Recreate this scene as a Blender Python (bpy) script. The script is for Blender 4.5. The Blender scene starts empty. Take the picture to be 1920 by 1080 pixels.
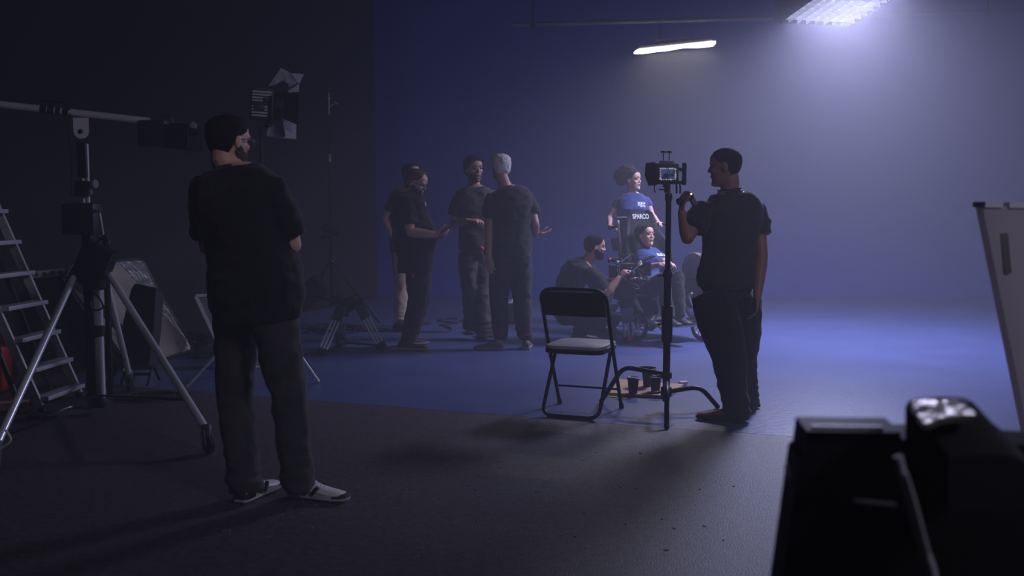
import bpy, bmesh, math, random
import numpy as np
from mathutils import Vector, Matrix, noise

random.seed(7)
R = math.radians
V = Vector
scene = bpy.context.scene
COL = scene.collection

# ------------------------------------------------------------------ camera
F = 1900.0                      # focal length in pixels of a 1920 wide frame
CAMZ = 1.34
PITCH = math.atan(155.0 / F)    # horizon at y = 385
cam_data = bpy.data.cameras.new('camera')
cam_data.sensor_width = 36.0
cam_data.lens = 36.0 * F / 1920.0
cam_data.clip_end = 100
cam_data.dof.use_dof = True
cam_data.dof.focus_distance = 8.5
cam_data.dof.aperture_fstop = 4.5
cam = bpy.data.objects.new('camera', cam_data)
cam.location = (0, 0, CAMZ)
cam.rotation_euler = (R(90) - PITCH, 0, 0)
COL.objects.link(cam)
scene.camera = cam

_fw = V((0, math.cos(PITCH), -math.sin(PITCH)))
_up = V((0, math.sin(PITCH), math.cos(PITCH)))
def ray(x, y):
    return V((1, 0, 0)) * ((x - 960) / F) + _up * ((540 - y) / F) + _fw
def at(x, y, Y):
    d = ray(x, y)
    return V((0, 0, CAMZ)) + d * (Y / d.y)
def gnd(x, y, z=0.0):
    d = ray(x, y)
    return V((0, 0, CAMZ)) + d * ((z - CAMZ) / d.z)

# ------------------------------------------------------------------ view + world haze
vs = scene.view_settings
vs.view_transform = 'Standard'
vs.look = 'None'
vs.gamma = 1.0
vs.use_curve_mapping = False
vs.exposure = 0.0
scene.cycles.volume_bounces = 2
scene.cycles.max_bounces = 6

world = bpy.data.worlds.new('studio_air')
scene.world = world
world.use_nodes = True
nt = world.node_tree
nt.nodes.clear()
wo = nt.nodes.new('ShaderNodeOutputWorld')
bg = nt.nodes.new('ShaderNodeBackground')
bg.inputs[0].default_value = (0.5, 0.5, 0.7, 1)
bg.inputs[1].default_value = 0.01
hz = nt.nodes.new('ShaderNodeVolumeScatter')      # theatrical haze hanging in the whole studio
hz.inputs['Color'].default_value = (0.90, 0.90, 1.0, 1)
hz.inputs['Density'].default_value = 0.022
hz.inputs['Anisotropy'].default_value = 0.35
nt.links.new(bg.outputs[0], wo.inputs[0])
nt.links.new(hz.outputs[0], wo.inputs[1])

# lamp powers and tints; the lamps themselves are built with their fixtures below
GRID_POWER, GRID_TINT = 310.0, (0.60, 0.62, 1.0)
BANK_POWER, BANK_TINT = 27.0, (1.0, 0.94, 0.82)
FILL_POWER, FILL_TINT = 36.0, (0.80, 0.76, 1.0)  # fill lamp added out of view

# ------------------------------------------------------------------ materials
def lin(c):
    c = c / 255.0
    return c / 12.92 if c <= 0.04045 else ((c + 0.055) / 1.055) ** 2.4
def srgb(r, g, b):
    return (lin(r), lin(g), lin(b), 1.0)

_mats = {}
def mat(name, col, rough=0.6, metal=0.0, var=0.12, scale=8.0, bump=0.0, bscale=60.0, spec=0.5,
        emit=None, estr=0.0, stretch=None, alpha=None, trans=0.0, sheen=0.0):
    if name in _mats:
        return _mats[name]
    m = bpy.data.materials.new(name)
    m.use_nodes = True
    n = m.node_tree
    b = n.nodes['Principled BSDF']
    b.inputs['Roughness'].default_value = rough
    b.inputs['Metallic'].default_value = metal
    b.inputs['Specular IOR Level'].default_value = spec
    tc = n.nodes.new('ShaderNodeTexCoord')
    src = tc.outputs['Object']
    if stretch:
        mp = n.nodes.new('ShaderNodeMapping')
        mp.inputs['Scale'].default_value = stretch
        n.links.new(src, mp.inputs[0])
        src = mp.outputs[0]
    nz = n.nodes.new('ShaderNodeTexNoise')
    nz.inputs['Scale'].default_value = scale
    nz.inputs['Detail'].default_value = 5
    n.links.new(src, nz.inputs[0])
    rp = n.nodes.new('ShaderNodeValToRGB')
    rp.color_ramp.elements[0].position = 0.3
    rp.color_ramp.elements[1].position = 0.7
    rp.color_ramp.elements[0].color = tuple(c * (1 - var) for c in col[:3]) + (1,)
    rp.color_ramp.elements[1].color = tuple(min(1, c * (1 + var)) for c in col[:3]) + (1,)
    n.links.new(nz.outputs[0], rp.inputs[0])
    n.links.new(rp.outputs[0], b.inputs['Base Color'])
    if bump:
        bz = n.nodes.new('ShaderNodeTexNoise')
        bz.inputs['Scale'].default_value = bscale
        bz.inputs['Detail'].default_value = 4
        n.links.new(src, bz.inputs[0])
        bp = n.nodes.new('ShaderNodeBump')
        bp.inputs['Strength'].default_value = bump
        bp.inputs['Distance'].default_value = 0.02
        n.links.new(bz.outputs[0], bp.inputs['Height'])
        n.links.new(bp.outputs[0], b.inputs['Normal'])
    if emit:
        b.inputs['Emission Color'].default_value = emit
        b.inputs['Emission Strength'].default_value = estr
    if trans:
        b.inputs['Transmission Weight'].default_value = trans
    if sheen:
        b.inputs['Sheen Weight'].default_value = sheen
    if alpha is not None:
        b.inputs['Alpha'].default_value = alpha
    _mats[name] = m
    return m

BLUE = (0.035, 0.068, 0.42, 1)
M_bluewall = mat('blue_cyclorama_paint', BLUE, 0.7, var=0.05, scale=0.6, bump=0.05, bscale=12)
M_bluefloor = mat('blue_floor_paint', (0.070, 0.092, 0.23, 1), 0.40, var=0.10, scale=1.6, bump=0.12, bscale=22)
M_concrete = mat('dark_concrete', srgb(72, 66, 68), 0.5, var=0.42, scale=28.0, bump=0.25, bscale=140)
M_blackwall = mat('black_wall_paint', srgb(30, 28, 31), 0.85, var=0.15, scale=1.2, bump=0.1, bscale=20)
M_ceiling = mat('dark_ceiling', srgb(40, 40, 44), 0.9, var=0.2, scale=1.0)
M_drape = mat('black_drape', srgb(20, 20, 22), 0.95, var=0.2, scale=3)
M_blackmetal = mat('black_metal', srgb(26, 26, 28), 0.45, 0.6, var=0.15, scale=20)
M_black = mat('black_plastic', srgb(22, 22, 24), 0.5, var=0.15, scale=20)
M_blackgloss = mat('black_gloss', srgb(14, 14, 16), 0.2, var=0.1)
M_rubber = mat('black_rubber', srgb(18, 18, 19), 0.8, var=0.2)
M_chrome = mat('chrome_tube', srgb(228, 228, 234), 0.3, 0.35, var=0.05)
M_alu = mat('brushed_aluminium', srgb(200, 200, 205), 0.42, 0.3, var=0.1, scale=30)
M_greymetal = mat('grey_metal', srgb(110, 110, 116), 0.45, 0.8, var=0.12, scale=12)
M_plate = mat('pale_grey_plate', srgb(190, 190, 200), 0.6, 0.0, var=0.05)
M_foil = mat('silver_foil', srgb(190, 188, 196), 0.38, 0.75, var=0.25, scale=9, bump=0.9, bscale=14)
M_poly = mat('beige_board', srgb(176, 164, 156), 0.85, var=0.12, scale=3, bump=0.1, bscale=40)
M_foam = mat('white_foam_board', srgb(205, 200, 205), 0.8, var=0.05, scale=3)
M_frost = mat('frosted_diffusion_sheet', srgb(215, 212, 220), 0.7, var=0.06, scale=4)
M_wood = mat('plywood', srgb(190, 150, 118), 0.7, var=0.2, scale=5, stretch=(1, 8, 1))
M_white = mat('white_plastic', srgb(215, 215, 215), 0.5, var=0.04)
M_grey = mat('grey_plastic', srgb(110, 110, 112), 0.6, var=0.1)
M_red = mat('red_plastic', srgb(190, 30, 34), 0.5, var=0.1)
M_pink = mat('pink_red_clip', srgb(205, 60, 100), 0.5, var=0.1)
M_cable = mat('black_cable', srgb(16, 16, 18), 0.6, var=0.1)
M_cup = mat('dark_paper_cup', srgb(38, 32, 32), 0.6, var=0.1)
M_cuplid = mat('brown_cup_lid', srgb(120, 88, 82), 0.5, var=0.1)
M_neon = mat('yellow_green_tape', srgb(180, 230, 40), 0.6, var=0.05)
M_glass = mat('dark_lens_glass', srgb(60, 60, 70), 0.08, var=0.05, spec=0.9)
M_vinyl = mat('chair_vinyl', srgb(156, 152, 158), 0.45, var=0.08, scale=12, bump=0.1, bscale=120)
M_vinylblack = mat('black_vinyl', srgb(19, 18, 20), 0.65, var=0.1, scale=12, spec=0.25)

# ------------------------------------------------------------------ mesh helpers
def translucent(m, col, back=0.55):
    n = m.node_tree
    out = [x for x in n.nodes if x.type == 'OUTPUT_MATERIAL'][0]
    b = n.nodes['Principled BSDF']
    tr = n.nodes.new('ShaderNodeBsdfTranslucent'); tr.inputs[0].default_value = col
    mx = n.nodes.new('ShaderNodeMixShader'); mx.inputs[0].default_value = back
    n.links.new(b.outputs[0], mx.inputs[1]); n.links.new(tr.outputs[0], mx.inputs[2])
    n.links.new(mx.outputs[0], out.inputs[0])
translucent(M_foam, srgb(225, 218, 225))
translucent(M_frost, srgb(235, 232, 236), 0.6)

def frame_of(t):
    t = t.normalized()
    a = V((0, 0, 1)) if abs(t.z) < 0.9 else V((1, 0, 0))
    u = a.cross(t).normalized()
    return u, t.cross(u).normalized()

class MB:
    def __init__(s, M=None):
        s.v, s.f, s.M = [], [], (M or Matrix())
    def add(s, vs_, fs):
        o = len(s.v)
        M = s.M
        s.v += [M @ V(p) for p in vs_]
        s.f += [tuple(i + o for i in f) for f in fs]
        return s
    def box(s, c, size, rot=None, bev=0.0, seg=2):
        bm = bmesh.new()
        bmesh.ops.create_cube(bm, size=1.0)
        for v in bm.verts:
            v.co = V((v.co.x * size[0], v.co.y * size[1], v.co.z * size[2]))
        if bev:
            bmesh.ops.bevel(bm, geom=bm.edges[:], offset=bev, segments=seg, affect='EDGES', profile=0.6)
        bm.verts.index_update()
        if rot is None:
            rm = Matrix.Identity(3)
        elif isinstance(rot, Matrix):
            rm = rot.to_3x3()
        else:
            rm = (Matrix.Rotation(rot[2], 3, 'Z') @ Matrix.Rotation(rot[1], 3, 'Y') @ Matrix.Rotation(rot[0], 3, 'X'))
        c = V(c)
        s.add([c + rm @ v.co for v in bm.verts], [[v.index for v in f.verts] for f in bm.faces])
        bm.free()
        return s
    def loft(s, rings, cap=True, closed=False):
        n = len(rings[0])
        vs_ = [p for r in rings for p in r]
        fs = []
        m = len(rings)
        for i in range(m if closed else m - 1):
            a, b = i * n, ((i + 1) % m) * n
            for j in range(n):
                k = (j + 1) % n
                fs.append((a + j, a + k, b + k, b + j))
        if cap and not closed:
            fs.append(tuple(range(n - 1, -1, -1)))
            fs.append(tuple(range((m - 1) * n, m * n)))
        return s.add(vs_, fs)
    def tube(s, pts, r, n=10, closed=False, cap=True, el=1.0):
        pts = [V(p) for p in pts]
        m = len(pts)
        if not isinstance(r, (list, tuple)):
            r = [r] * m
        def tan(i):
            if closed:
                return (pts[(i + 1) % m] - pts[i - 1]).normalized()
            if i == 0:
                return (pts[1] - pts[0]).normalized()
            if i == m - 1:
                return (pts[-1] - pts[-2]).normalized()
            return ((pts[i + 1] - pts[i]).normalized() + (pts[i] - pts[i - 1]).normalized()).normalized()
        u, w = frame_of(tan(0))
        rings = []
        for i in range(m):
            t = tan(i)
            u = (u - t * u.dot(t)).normalized()
            w = t.cross(u)
            rings.append([pts[i] + u * (math.cos(2 * math.pi * j / n) * r[i]) + w * (math.sin(2 * math.pi * j / n) * r[i] * el) for j in range(n)])
        return s.loft(rings, cap, closed)
    def capsule(s, pts, r, n=10):
        """a tube with rounded ends"""
        pts = [V(p) for p in pts]
        if not isinstance(r, (list, tuple)):
            r = [r] * len(pts)
        a = (pts[0] - pts[1]).normalized()
        b = (pts[-1] - pts[-2]).normalized()
        P, Q = [], []
        for k in (1.0, 0.8, 0.45):
            P.append(pts[0] + a * (r[0] * k)); Q.append(r[0] * math.sqrt(max(0.02, 1 - k * k)))
        P += pts; Q += list(r)
        for k in (0.45, 0.8, 1.0):
            P.append(pts[-1] + b * (r[-1] * k)); Q.append(r[-1] * math.sqrt(max(0.02, 1 - k * k)))
        return s.tube(P, Q, n)
    def cyl(s, p, q, r, r2=None, n=16):
        return s.tube([p, q], [r, r if r2 is None else r2], n)
    def bar(s, p, q, w, h, up=(0, 0, 1)):
        p, q = V(p), V(q)
        t = (q - p).normalized()
        upv = V(up)
        if abs(t.dot(upv)) > 0.98:
            upv = V((0, 1, 0))
        x = t.cross(upv).normalized()
        z = x.cross(t)
        rings = [[c + x * (a * w / 2) + z * (b * h / 2) for a, b in ((-1, -1), (1, -1), (1, 1), (-1, 1))] for c in (p, q)]
        return s.loft(rings)
    def lathe(s, prof, base=(0, 0, 0), axis=(0, 0, 1), n=20, cap=True):
        t = V(axis).normalized()
        u, w = frame_of(t)
        b = V(base)
        rings = [[b + t * z + u * (math.cos(2 * math.pi * j / n) * r) + w * (math.sin(2 * math.pi * j / n) * r) for j in range(n)] for r, z in prof]
        return s.loft(rings, cap)
    def ell(s, c, r, rot=None, nu=16, nv=10):
        rm = rot.to_3x3() if rot is not None else Matrix.Identity(3)
        c = V(c)
        rings = []
        for i in range(nv + 1):
            th = math.pi * i / nv
            k = max(math.sin(th), 0.01)
            rings.append([c + rm @ V((r[0] * k * math.cos(2 * math.pi * j / nu), r[1] * k * math.sin(2 * math.pi * j / nu), r[2] * math.cos(th))) for j in range(nu)])
        return s.loft(rings)
    def torus(s, c, axis, Rr, r, n=28, m=8):
        u, w = frame_of(V(axis))
        c = V(c)
        return s.tube([c + u * (Rr * math.cos(2 * math.pi * i / n)) + w * (Rr * math.sin(2 * math.pi * i / n)) for i in range(n)], r, m, closed=True)
    def prism(s, outline, t, o, ux, uy):
        """outline (a,b) in the plane o + ux*a + uy*b, thickness t centred on it"""
        ux, uy, o = V(ux), V(uy), V(o)
        nrm = ux.cross(uy).normalized()
        rings = [[o + ux * a + uy * b + nrm * (k * t / 2) for a, b in outline] for k in (-1, 1)]
        return s.loft(rings)
    def mesh(s, name, recalc=True):
        me = bpy.data.meshes.new(name)
        me.from_pydata([tuple(v) for v in s.v], [], s.f)
        if recalc:
            bm = bmesh.new(); bm.from_mesh(me)
            bmesh.ops.recalc_face_normals(bm, faces=bm.faces)
            bm.to_mesh(me); bm.free()
        return me
    def build(s, name, material, parent=None, origin=None, smooth=True, angle=38, me=None):
        me = me or s.mesh(name)
        if origin is None:
            origin = world_origin(parent) if parent else V((0, 0, 0))
        me.transform(Matrix.Translation(-V(origin)))
        if smooth:
            me.shade_smooth()
            if angle:
                me.set_sharp_from_angle(angle=R(angle))
        me.materials.append(material)
        o = bpy.data.objects.new(name, me)
        COL.objects.link(o)
        if parent:
            o.parent = parent
        else:
            o.location = origin
        ORG[o.name] = V(origin)
        return o

ORG = {}
def world_origin(o):
    return ORG[o.name]

def tag(o, label=None, cat=None, group=None, kind=None):
    if label: o['label'] = label
    if cat: o['category'] = cat
    if group: o['group'] = group
    if kind: o['kind'] = kind
    return o

def thing(name, label, cat, loc, group=None):
    o = bpy.data.objects.new(name, None)
    o.empty_display_size = 0.1
    o.location = loc
    COL.objects.link(o)
    ORG[o.name] = V(loc)
    return tag(o, label, cat, group)

def fuse(mb, voxel, it=2, fac=0.5, keep=None):
    """one continuous skin over all the overlapping closed shapes of a builder"""
    me = mb.mesh('tmp')
    ob = bpy.data.objects.new('tmp', me)
    COL.objects.link(ob)
    m = ob.modifiers.new('r', 'REMESH'); m.mode = 'VOXEL'; m.voxel_size = voxel
    if it:
        sm = ob.modifiers.new('s', 'SMOOTH'); sm.factor = fac; sm.iterations = it
    dg = bpy.context.evaluated_depsgraph_get()
    out = bpy.data.meshes.new_from_object(ob.evaluated_get(dg))
    bpy.data.objects.remove(ob)
    bpy.data.meshes.remove(me)
    return out

def wrinkle(me, amp, freq=(9, 9, 16), seed=0.0, stack=None):
    """cloth folds: push the surface along its normals by a stretched noise"""
    n = len(me.vertices)
    co = np.empty(n * 3, np.float32); me.vertices.foreach_get('co', co); co = co.reshape(-1, 3)
    nr = np.empty(n * 3, np.float32); me.vertex_normals.foreach_get('vector', nr); nr = nr.reshape(-1, 3)
    d = np.empty(n, np.float32)
    for i in range(n):
        p = co[i]
        q = V((p[0] * freq[0] + seed, p[1] * freq[1], p[2] * freq[2]))
        a = noise.noise(q)
        b = noise.noise(q * 2.3 + V((5, 1, 2)))
        d[i] = amp * ((1 - abs(a) * 2.2) * 0.7 + b * 0.5)
        if stack is not None and p[2] < stack + 0.26:        # cloth bunching up above the shoe
            k = 1 - max(0.0, p[2] - stack) / 0.26
            d[i] += k * amp * 1.5 * noise.noise(V((p[0] * 7 + seed, p[1] * 7, p[2] * 34)))
    co += nr * d[:, None]
    me.vertices.foreach_set('co', co.ravel())
    me.update()
    return me
# ------------------------------------------------------------------ the setting
def struct(o, label=None):
    o['kind'] = 'structure'
    if label: o['label'] = label
    return o

YB = 16.0          # back wall of the cyclorama
WL0, WL1 = V((-1.97, YB - 1.25, 0)), V((-6.75, -1.5, 0))      # left wall runs slightly outwards towards the camera
XR = 9.2
HT = 6.4
mb = MB(); mb.box((1.5, 6.9, -0.1), (17.5, 19.4, 0.2))
struct(mb.build('floor', M_concrete), 'dark worn concrete studio floor in front of the blue paint')

# blue painted floor: a thin skin of paint whose front edge runs a little askew
E0, E1 = V((-3.35, 7.62, 0)), V((XR, 3.0, 0))
edge = []
for i in range(41):
    t = i / 40
    p = E0.lerp(E1, t)
    p.y += 0.035 * noise.noise(V((t * 14, 3, 1))) + 0.02 * noise.noise(V((t * 50, 7, 2)))
    edge.append(p)
COVE = 1.25
poly = edge + [V((XR, YB - COVE, 0)), V((-2.1, YB - COVE, 0)), V((-3.3, 10.2, 0))]
mb = MB(); mb.loft([[p + V((0, 0, z)) for p in poly] for z in (-0.01, 0.0008)])
struct(mb.build('floor_blue', M_bluefloor, smooth=False), 'blue painted studio floor of the cyclorama')

prof = [(YB - COVE, 0.0)]
for i in range(1, 13):
    a = R(90 * i / 12)
    prof.append((YB - COVE + COVE * math.sin(a), COVE - COVE * math.cos(a)))
prof += [(YB, 3.5), (YB, HT), (YB + 0.15, HT), (YB + 0.15, -0.1), (YB - COVE, -0.1)]
mb = MB(); mb.loft([[V((x, y, z + 0.002)) for y, z in prof] for x in (-2.42, XR + 0.1)])
struct(mb.build('wall_back', M_bluewall), 'curved blue cyclorama wall at the back')

d = (WL1 - WL0).normalized(); nrm = V((-d.y, d.x, 0))
if nrm.x > 0: nrm = -nrm
mb = MB()
mb.loft([[p, p + nrm * 0.2, p + nrm * 0.2 + V((0, 0, HT)), p + V((0, 0, HT))] for p in (WL0, WL1)])
struct(mb.build('wall_left', M_blackwall), 'matt black side wall of the studio')
mb = MB(); mb.box((XR + 0.2, 7, HT / 2), (0.2, 18.6, HT))
struct(mb.build('wall_right', M_blackwall), 'black wall closing the studio on the far side')
mb = MB(); mb.box((1.5, -2.2, HT / 2), (17.5, 0.2, HT))
struct(mb.build('wall_rear', M_blackwall), 'black wall behind the viewpoint')
mb = MB(); mb.box((1.5, 6.9, HT + 0.1), (17.5, 19.4, 0.2))
struct(mb.build('ceiling', M_ceiling), 'dark studio ceiling')

# black drape hung in the far left corner
def drape(name, label, p, q, z0, z1, amp, n):
    mb = MB()
    p, q = V(p), V(q)
    t = (q - p).normalized(); nn = V((-t.y, t.x, 0))
    L = (q - p).length
    front, back = [], []
    for i in range(n + 1):
        s_ = i / n
        off = amp * math.sin(s_ * L * 26) + amp * 0.6 * math.sin(s_ * L * 11 + 1)
        c = p + t * (L * s_) + nn * off
        front.append(c); back.append(c + nn * 0.012)
    ring = front + back[::-1]
    mb.loft([[c + V((0, 0, z)) for c in ring] for z in (z0, (z0 + z1) / 2, z1)])
    return tag(mb.build(name, M_drape, origin=(p.x, p.y, 0)), label, 'curtain')
drape('black_drape', 'long black drape hanging in folds beside the stepladder', (-3.75, 7.05, 0), (-4.1, 6.3, 0), 0.0, 4.6, 0.03, 60)

# ------------------------------------------------------------------ overhead pipe and lamps
def pipe_thing(name, label, p, q, r, drops):
    t = thing(name, label, 'pipe', (V(p) + V(q)) / 2)
    mb = MB(); mb.cyl(p, q, r); mb.build('pipe', M_greymetal, t)
    for k in drops:
        c = V(p).lerp(V(q), k)
        mb = MB(); mb.cyl(c, (c.x, c.y, HT + 0.02), 0.012, n=8); mb.box(c, (0.07, 0.07, 0.07), bev=0.01)
        mb.build('hanger', M_blackmetal, t)
    return t
PY = 12.35
p0, p1 = at(960, 47, PY), at(1950, 20, PY)
pipe_thing('lighting_pipe', 'grey lighting pipe hanging above the blue set', p0, p1, 0.03, (0.04, 0.5, 0.9))

def area(name, loc, direction, sx, sy, power, tint, parent, xaxis=None, spread=180):
    ld = bpy.data.lights.new(name, 'AREA')
    ld.shape = 'RECTANGLE'; ld.size = sx; ld.size_y = sy
    ld.energy = power; ld.color = tint; ld.spread = R(spread)
    o = bpy.data.objects.new(name, ld)
    COL.objects.link(o)
    z = -V(direction).normalized()
    x = V(xaxis or (1, 0, 0)); x = (x - z * x.dot(z)).normalized()
    y = z.cross(x)
    m = Matrix((x, y, z)).transposed().to_4x4()
    m.translation = V(loc) - world_origin(parent)
    o.parent = parent
    o.matrix_local = m
    return o

# tube bank with a draped diffusion cloth, seen almost edge on
BY = 12.0
a, b = at(1194, 97, BY - 0.05), at(1335, 82, BY + 0.05)
c0 = (a + b) / 2
ax = (b - a).normalized()
face = V((-0.05, -0.02, -1.0)); face = (face - ax * face.dot(ax)).normalized()   # the lit side
side = ax.cross(face).normalized()
if side.y > 0: side = -side                                                     # towards the camera
t = thing('tube_light_bank', 'glowing tube light bank with sagging white diffusion hanging above the seated woman', 'studio light', c0)
L = (b - a).length
mb = MB()
rm = Matrix((ax, side, -face)).transposed()
mb.box(c0 - face * 0.04, (L * 0.97, 0.20, 0.04), rot=rm, bev=0.01)
mb.build('housing', M_greymetal, t)
M_glow = mat('glowing_diffusion', (0.9, 0.9, 0.88, 1), 0.6, emit=(1.0, 0.97, 0.92, 1), estr=6.0, var=0.02)
mb = MB()
rings = []
for i in range(25):
    s_ = -0.5 + i / 24
    sag = 0.012 * math.sin((s_ + 0.5) * 7.5) + 0.006 * math.sin((s_ + .5) * 17) + 0.012 * s_
    c = c0 + ax * (L * s_ * 1.02)
    wdt = 0.12
    rings.append([c + side * wdt - face * 0.012, c + side * (wdt * 0.9) + face * (0.012 + sag * 0.6), c + face * (0.022 + sag), c - side * (wdt * 0.9) + face * (0.012 + sag * 0.6), c - side * wdt - face * 0.012, c - face * 0.02])
mb.loft(rings)
mb.build('diffusion_cloth', M_glow, t, angle=70)
mb = MB()
pp = p0.lerp(p1, (c0.x - p0.x) / (p1.x - p0.x))
for k in (-0.16, 0.16):
    mb.cyl(c0 + ax * k - face * 0.09, pp + V((k * 0.7, 0, -0.033)), 0.012, n=8)
mb.box(c0 - face * 0.10, (0.42, 0.06, 0.03), rot=rm, bev=0.005)
mb.build('hanging_yoke', M_greymetal, t)
area('tube_glow', c0 + face * 0.06, face, L * 0.95, 0.22, BANK_POWER, BANK_TINT, t, ax)

# big soft box with an egg crate grid, mostly above the frame
GY = 10.6
ga, gb = at(1486, 33, GY), at(1592, 46, GY + 0.15)
ga.z = gb.z
gx = (gb - ga).normalized()
gf = V((-0.12, -0.20, -1.0)); gf = (gf - gx * gf.dot(gx)).normalized()
gs = gx.cross(gf).normalized()
if gs.y > 0: gs = -gs
# the far lower edge of the box is what the photograph shows; the box runs towards the camera and up
W = 0.80; D = 1.25
gc = gb - gx * (W / 2) + gs * (D / 2)
rm = Matrix((gx, gs, -gf)).transposed()
t = thing('grid_soft_box', 'large soft box lamp with a white fabric grid hanging over the bright floor', 'studio light', gc)
mb = MB()
for sx_, sy_, wx, wy in ((0, -1, W, 0.012), (0, 1, W, 0.012), (-1, 0, 0.012, D), (1, 0, 0.012, D)):
    mb.box(gc + gx * (sx_ * W / 2) + gs * (sy_ * D / 2) - gf * 0.11, (wx, wy, 0.26), rot=rm)
mb.box(gc - gf * 0.25, (W, D, 0.02), rot=rm)
mb.build('box_shell', M_drape, t, smooth=False)
M_gridglow = mat('glowing_softbox_front', (0.9, 0.9, 0.95, 1), 0.6, emit=(0.78, 0.80, 1.0, 1), estr=1.0, var=0.02)
mb = MB(); mb.box(gc - gf * 0.03, (W * 0.98, D * 0.98, 0.01), rot=rm); mb.build('front_diffuser', M_gridglow, t)
for i in range(1, 8):
    mb = MB(); mb.box(gc + gx * (W * (i / 8 - .5)) + gf * 0.0, (0.004, D * 0.98, 0.04), rot=rm); mb.build('grid_strip', M_white, t, smooth=False)
for i in range(1, 11):
    mb = MB(); mb.box(gc + gs * (D * (i / 11 - .5)) + gf * 0.0, (W * 0.98, 0.004, 0.04), rot=rm); mb.build('grid_strip', M_white, t, smooth=False)
mb = MB()
for k in (-0.3, 0.3):
    q = gc + gx * k - gf * 0.26
    mb.cyl(q, (q.x, q.y, HT + 0.02), 0.014, n=8)
mb.build('hanging_yoke', M_blackmetal, t)
area('soft_box_glow', gc + gf * 0.04, gf, W * 0.95, D * 0.95, GRID_POWER, GRID_TINT, t, gx, spread=164)

# added soft lamp, unseen behind the camera, to light the gear on the left
sc_ = V((4.2, -0.9, 4.7)); sd_ = (V((-2.6, 7.0, 1.2)) - sc_).normalized()
sxv = V((-sd_.y, sd_.x, 0)).normalized(); szv = sd_.cross(sxv) * -1
t = thing('added_soft_lamp', 'added unseen soft lamp hung from the ceiling high behind the camera', 'studio light', sc_)
rm = Matrix((sxv, -sd_, szv)).transposed()
mb = MB(); mb.box(sc_ - sd_ * 0.10, (1.3, 0.16, 0.9), rot=rm, bev=0.02); mb.build('lamp_box', M_drape, t)
mb = MB(); mb.box(sc_ - sd_ * 0.012, (1.22, 0.01, 0.82), rot=rm); mb.build('front_diffuser', M_white, t)
mb = MB()
for k in (-0.4, 0.4):
    q = sc_ - sd_ * 0.12 + sxv * k
    mb.cyl(q, (q.x, q.y, HT + 0.02), 0.016)
mb.build('hanging_yoke', M_blackmetal, t)
area('added_lamp_glow', sc_ + sd_ * 0.01, sd_, 1.2, 0.8, FILL_POWER, FILL_TINT, t, sxv, spread=110)
# ------------------------------------------------------------------ people
def spline(pts, k):
    """Catmull-Rom through the points, k samples a span"""
    P = [V(p) for p in pts]
    P = [P[0] * 2 - P[1]] + P + [P[-1] * 2 - P[-2]]
    out = []
    for i in range(1, len(P) - 2):
        for j in range(k):
            t = j / k
            a, b, c, d_ = P[i - 1], P[i], P[i + 1], P[i + 2]
            out.append(0.5 * ((2 * b) + (c - a) * t + (2 * a - 5 * b + 4 * c - d_) * t * t + (3 * b - a - 3 * c + d_) * t ** 3))
    out.append(P[-2])
    return out

TORSO = [(-.10, .09, .07), (-.05, .150, .10), (0, .168, .112), (.08, .162, .110), (.18, .148, .103), (.28, .154, .110),
         (.38, .172, .118), (.45, .180, .112), (.50, .165, .096), (.54, .122, .078), (.575, .072, .062)]
_ts = np.array(TORSO)

class Torso:
    def __init__(s, spine, r0, r1, bulk=1.0, belly=0.0, bust=0.0):
        pts = spline(spine, 8)
        s.p = pts
        L = [0.0]
        for i in range(1, len(pts)):
            L.append(L[-1] + (pts[i] - pts[i - 1]).length)
        s.L = np.array(L); s.tot = L[-1]
        s.r0, s.r1 = V(r0).normalized(), V(r1).normalized()
        s.bulk, s.belly, s.bust = bulk, belly, bust
        s.k = s.tot / 0.56
    def at(s, a):
        """position, right, forward axes at arc a (in units of the standard torso)"""
        x = a * s.k
        P = s.p
        if x <= 0:
            t = (P[1] - P[0]).normalized(); c = P[0] + t * x
        elif x >= s.tot:
            t = (P[-1] - P[-2]).normalized(); c = P[-1] + t * (x - s.tot)
        else:
            i = int(np.searchsorted(s.L, x)); i = max(1, min(i, len(P) - 1))
            f = (x - s.L[i - 1]) / (s.L[i] - s.L[i - 1])
            c = P[i - 1].lerp(P[i], f); t = (P[i] - P[i - 1]).normalized()
        r = s.r0.lerp(s.r1, max(0, min(1, a / 0.5)))
        r = (r - t * r.dot(t)).normalized()
        return c, r, t.cross(r)
    def ring(s, a, off=0.0, n=28, flare=0.0):
        c, r, f = s.at(a)
        w = float(np.interp(a, _ts[:, 0], _ts[:, 1])) * s.bulk
        d_ = float(np.interp(a, _ts[:, 0], _ts[:, 2])) * (0.5 + 0.5 * s.bulk)
        if a < -0.05 and flare:
            w, d_ = max(w, .168 * s.bulk), max(d_, .112)
        w += off + flare; d_ += off + flare
        bl = s.belly * math.exp(-((a - 0.12) / 0.13) ** 2)
        bs = s.bust * math.exp(-((a - 0.37) / 0.06) ** 2)
        out = []
        for j in range(n):
            th = 2 * math.pi * j / n
            cx, cy = math.cos(th), math.sin(th)
            x = math.copysign(abs(cx) ** 0.85, cx) * (w + bl * 0.35)
            y = math.copysign(abs(cy) ** 0.9, cy) * (d_ + ((bl + bs) if cy > 0 else 0))
            out.append(c + r * x + f * y)
        return out

HEAD_Z = [0.0, .06, .14, .22, .29, .36, .45, .55, .64, .72, .80, .88, .94, .98, 1.0]
HEAD_W = [.018, .038, .050, .057, .061, .065, .070, .073, .0745, .0755, .0750, .068, .054, .034, .012]
HEAD_F = [.066, .080, .083, .082, .087, .085, .084, .082, .091, .091, .087, .072, .050, .028, .008]
HEAD_B = [.020, .000, -.022, -.045, -.066, -.082, -.094, -.101, -.106, -.106, -.102, -.088, -.066, -.042, -.014]

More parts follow.
